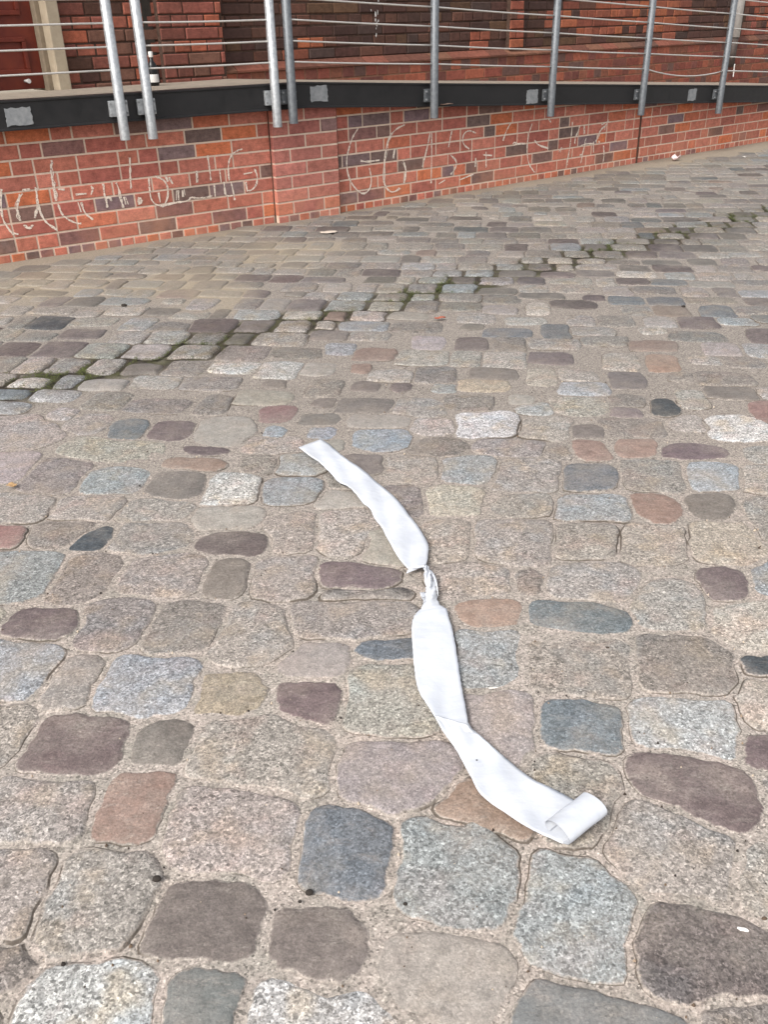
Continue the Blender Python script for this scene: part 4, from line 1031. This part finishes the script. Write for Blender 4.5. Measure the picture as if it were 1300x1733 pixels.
# ------------------------------------------------------------------ small litter
def scrap(name, label, cat, x, y, w, d, cols, z=.011, curl=.004, seed=0, rot=None, zdeck=None):
    rs = random.Random(seed); c_ = gnd(x, y, zdeck if zdeck is not None else 0) if zdeck is None else gnd(x, y, zdeck)
    base = c_[2]; mb = MB(); n = 8; a0_ = rs.uniform(0, 3.1) if rot is None else rot
    I = []
    for i in range(n):
        row = []
        for j in range(5):
            u = i / (n - 1) - .5; v_ = j / 4 - .5; env = 1 - (abs(u) * 1.3) ** 2
            X = u * w; Y = v_ * d * max(.25, env) * rs.uniform(.85, 1.15)
            row.append(mb.vert((X * math.cos(a0_) - Y * math.sin(a0_), X * math.sin(a0_) + Y * math.cos(a0_), z + curl * (4 * v_ * v_ + math.sin(u * 7) * .5) + rs.uniform(0, curl * .4))))
        I.append(row)
    for i in range(n - 1):
        for j in range(4): mb.face((I[i][j], I[i][j + 1], I[i + 1][j + 1], I[i + 1][j]))
    o = mb.build(name, simple(name + '_surface', cols[0], cols[1], .8, sc=120), smooth=True, recalc=False)
    md = o.modifiers.new('thick', 'SOLIDIFY'); md.thickness = .0012
    o.location = tuple(c_); tag(o, label, cat); return o
scrap('dead_leaf', 'small dry brown leaf lying just below the mossy gutter joint', 'leaf', 745, 543, .05, .022, ('#8a4a38', '#a5604a'), seed=1, rot=.1)
scrap('dead_leaf', 'small yellow orange leaf at the left edge of the cobbles', 'leaf', 21, 828, .028, .022, ('#9a7c58', '#ae8e66'), seed=2)
scrap('paper_scrap', 'thin white scrap to the right of the paper strip', 'litter', 835, 1172, .020, .004, ('#c8c0b8', '#dad4cc'), seed=3, rot=.05, curl=.001)
scrap('tissue', 'crumpled pale pink tissue at the foot of the brick wall', 'tissue', 1144, 272, .10, .07, ('#d8b8b6', '#ecdcda'), seed=4, curl=.025)
scrap('paper_scrap', 'tiny white scrap at the far right near the wall foot', 'litter', 1260, 268, .04, .02, ('#cfcbc4', '#dedad4'), seed=5)
scrap('paper_scrap', 'pale flat chip on the cobbles just in front of the brick pilaster', 'litter', 557, 396, .11, .07, ('#b9ab9c', '#c8bcae'), seed=6, rot=.2, curl=.002)
scrap('paper_scrap', 'tiny white shell like chip on the dark mottled stone', 'litter', 1256, 1582, .016, .006, ('#d8d4ce', '#e4e0dc'), seed=7, rot=-.4, curl=.001)
scrap('dead_leaf', 'withered brown leaf caught under the black beam by a post', 'leaf', 757, 176, .10, .03, ('#8d7668', '#a08878'), z=.0, seed=8, rot=.5, zdeck=None)
lf = bpy.data.objects['dead_leaf.002']; s_, z_ = FR.px(757, 177, .14); lf.location = tuple(FR.P(s_, z_, .135))
def seed_thing(x, y, r, label, sd):
    rs = random.Random(sd); mb = MB(); c_ = gnd(x, y); n, m = 10, 6; rows = []
    for i in range(1, m):
        th = math.pi * i / m; rows.append([mb.vert((r * 1.3 * math.sin(th) * math.cos(a) * rs.uniform(.85, 1.1), r * math.sin(th) * math.sin(a), .004 + r * .7 + r * .7 * math.cos(th))) for a in np.linspace(0, 6.283, n, endpoint=False)])
    tp = mb.vert((0, 0, .004 + r * 1.4)); bt = mb.vert((0, 0, .004))
    for A, B in zip(rows, rows[1:]):
        for k in range(n): mb.face((A[k], B[k], B[(k + 1) % n], A[(k + 1) % n]))
    for k in range(n): mb.face((tp, rows[0][k], rows[0][(k + 1) % n])); mb.face((bt, rows[-1][(k + 1) % n], rows[-1][k]))
    o = mb.build('dark_pebble', M_DARK, smooth=True, recalc=False); o.location = (c_[0], c_[1], 0); tag(o, label, 'pebble')
seed_thing(524, 1516, .0055, 'larger round dark pebble below the blue square stone', 1)
seed_thing(508, 1530, .0025, 'tiny dark pebble left of the round pebble under the blue stone', 2)
seed_thing(266, 1493, .006, 'dark pebble at the upper left corner of the big smooth grey stone', 3)
seed_thing(686, 1534, .003, 'small dark pebble at the lower left of the pale granite stone', 4)
seed_thing(210, 521, .012, 'black pebble on the pale cobbles between the gutter and the wall', 5)
seed_thing(1157, 522, .008, 'black speck like pebble right of the blue cobble above centre right', 6)
# bottle on the landing
sb_, zb_ = FB.px(262, 150, .25); root = empty('bottle', tuple(FB.P(sb_, Z_LEVEL - .005, .25))); tag(root, 'small black bottle with white label and cap standing behind the second post', 'bottle')
def lathe(pr, mat, name, parent, n=20):
    mb = MB(); R = [[mb.vert((r * math.cos(a), r * math.sin(a), z)) for a in np.linspace(0, 6.2832, n, endpoint=False)] for r, z in pr]
    for A, B in zip(R, R[1:]):
        for k in range(n): mb.face((A[k], A[(k + 1) % n], B[(k + 1) % n], B[k]))
    mb.face(R[0][::-1]); mb.face(R[-1]); return mb.build(name, mat, parent, smooth=True)
lathe([(.028, 0), (.032, .004), (.032, .105), (.026, .125), (.013, .145), (.012, .175)], M_BOTTLE, 'body', root)
lathe([(.0325, .02), (.0328, .022), (.0328, .065), (.0325, .067)], M_WHITEPL, 'label', root)
lathe([(.0138, .165), (.0145, .167), (.0145, .195), (.013, .198)], M_WHITEPL, 'cap', root)
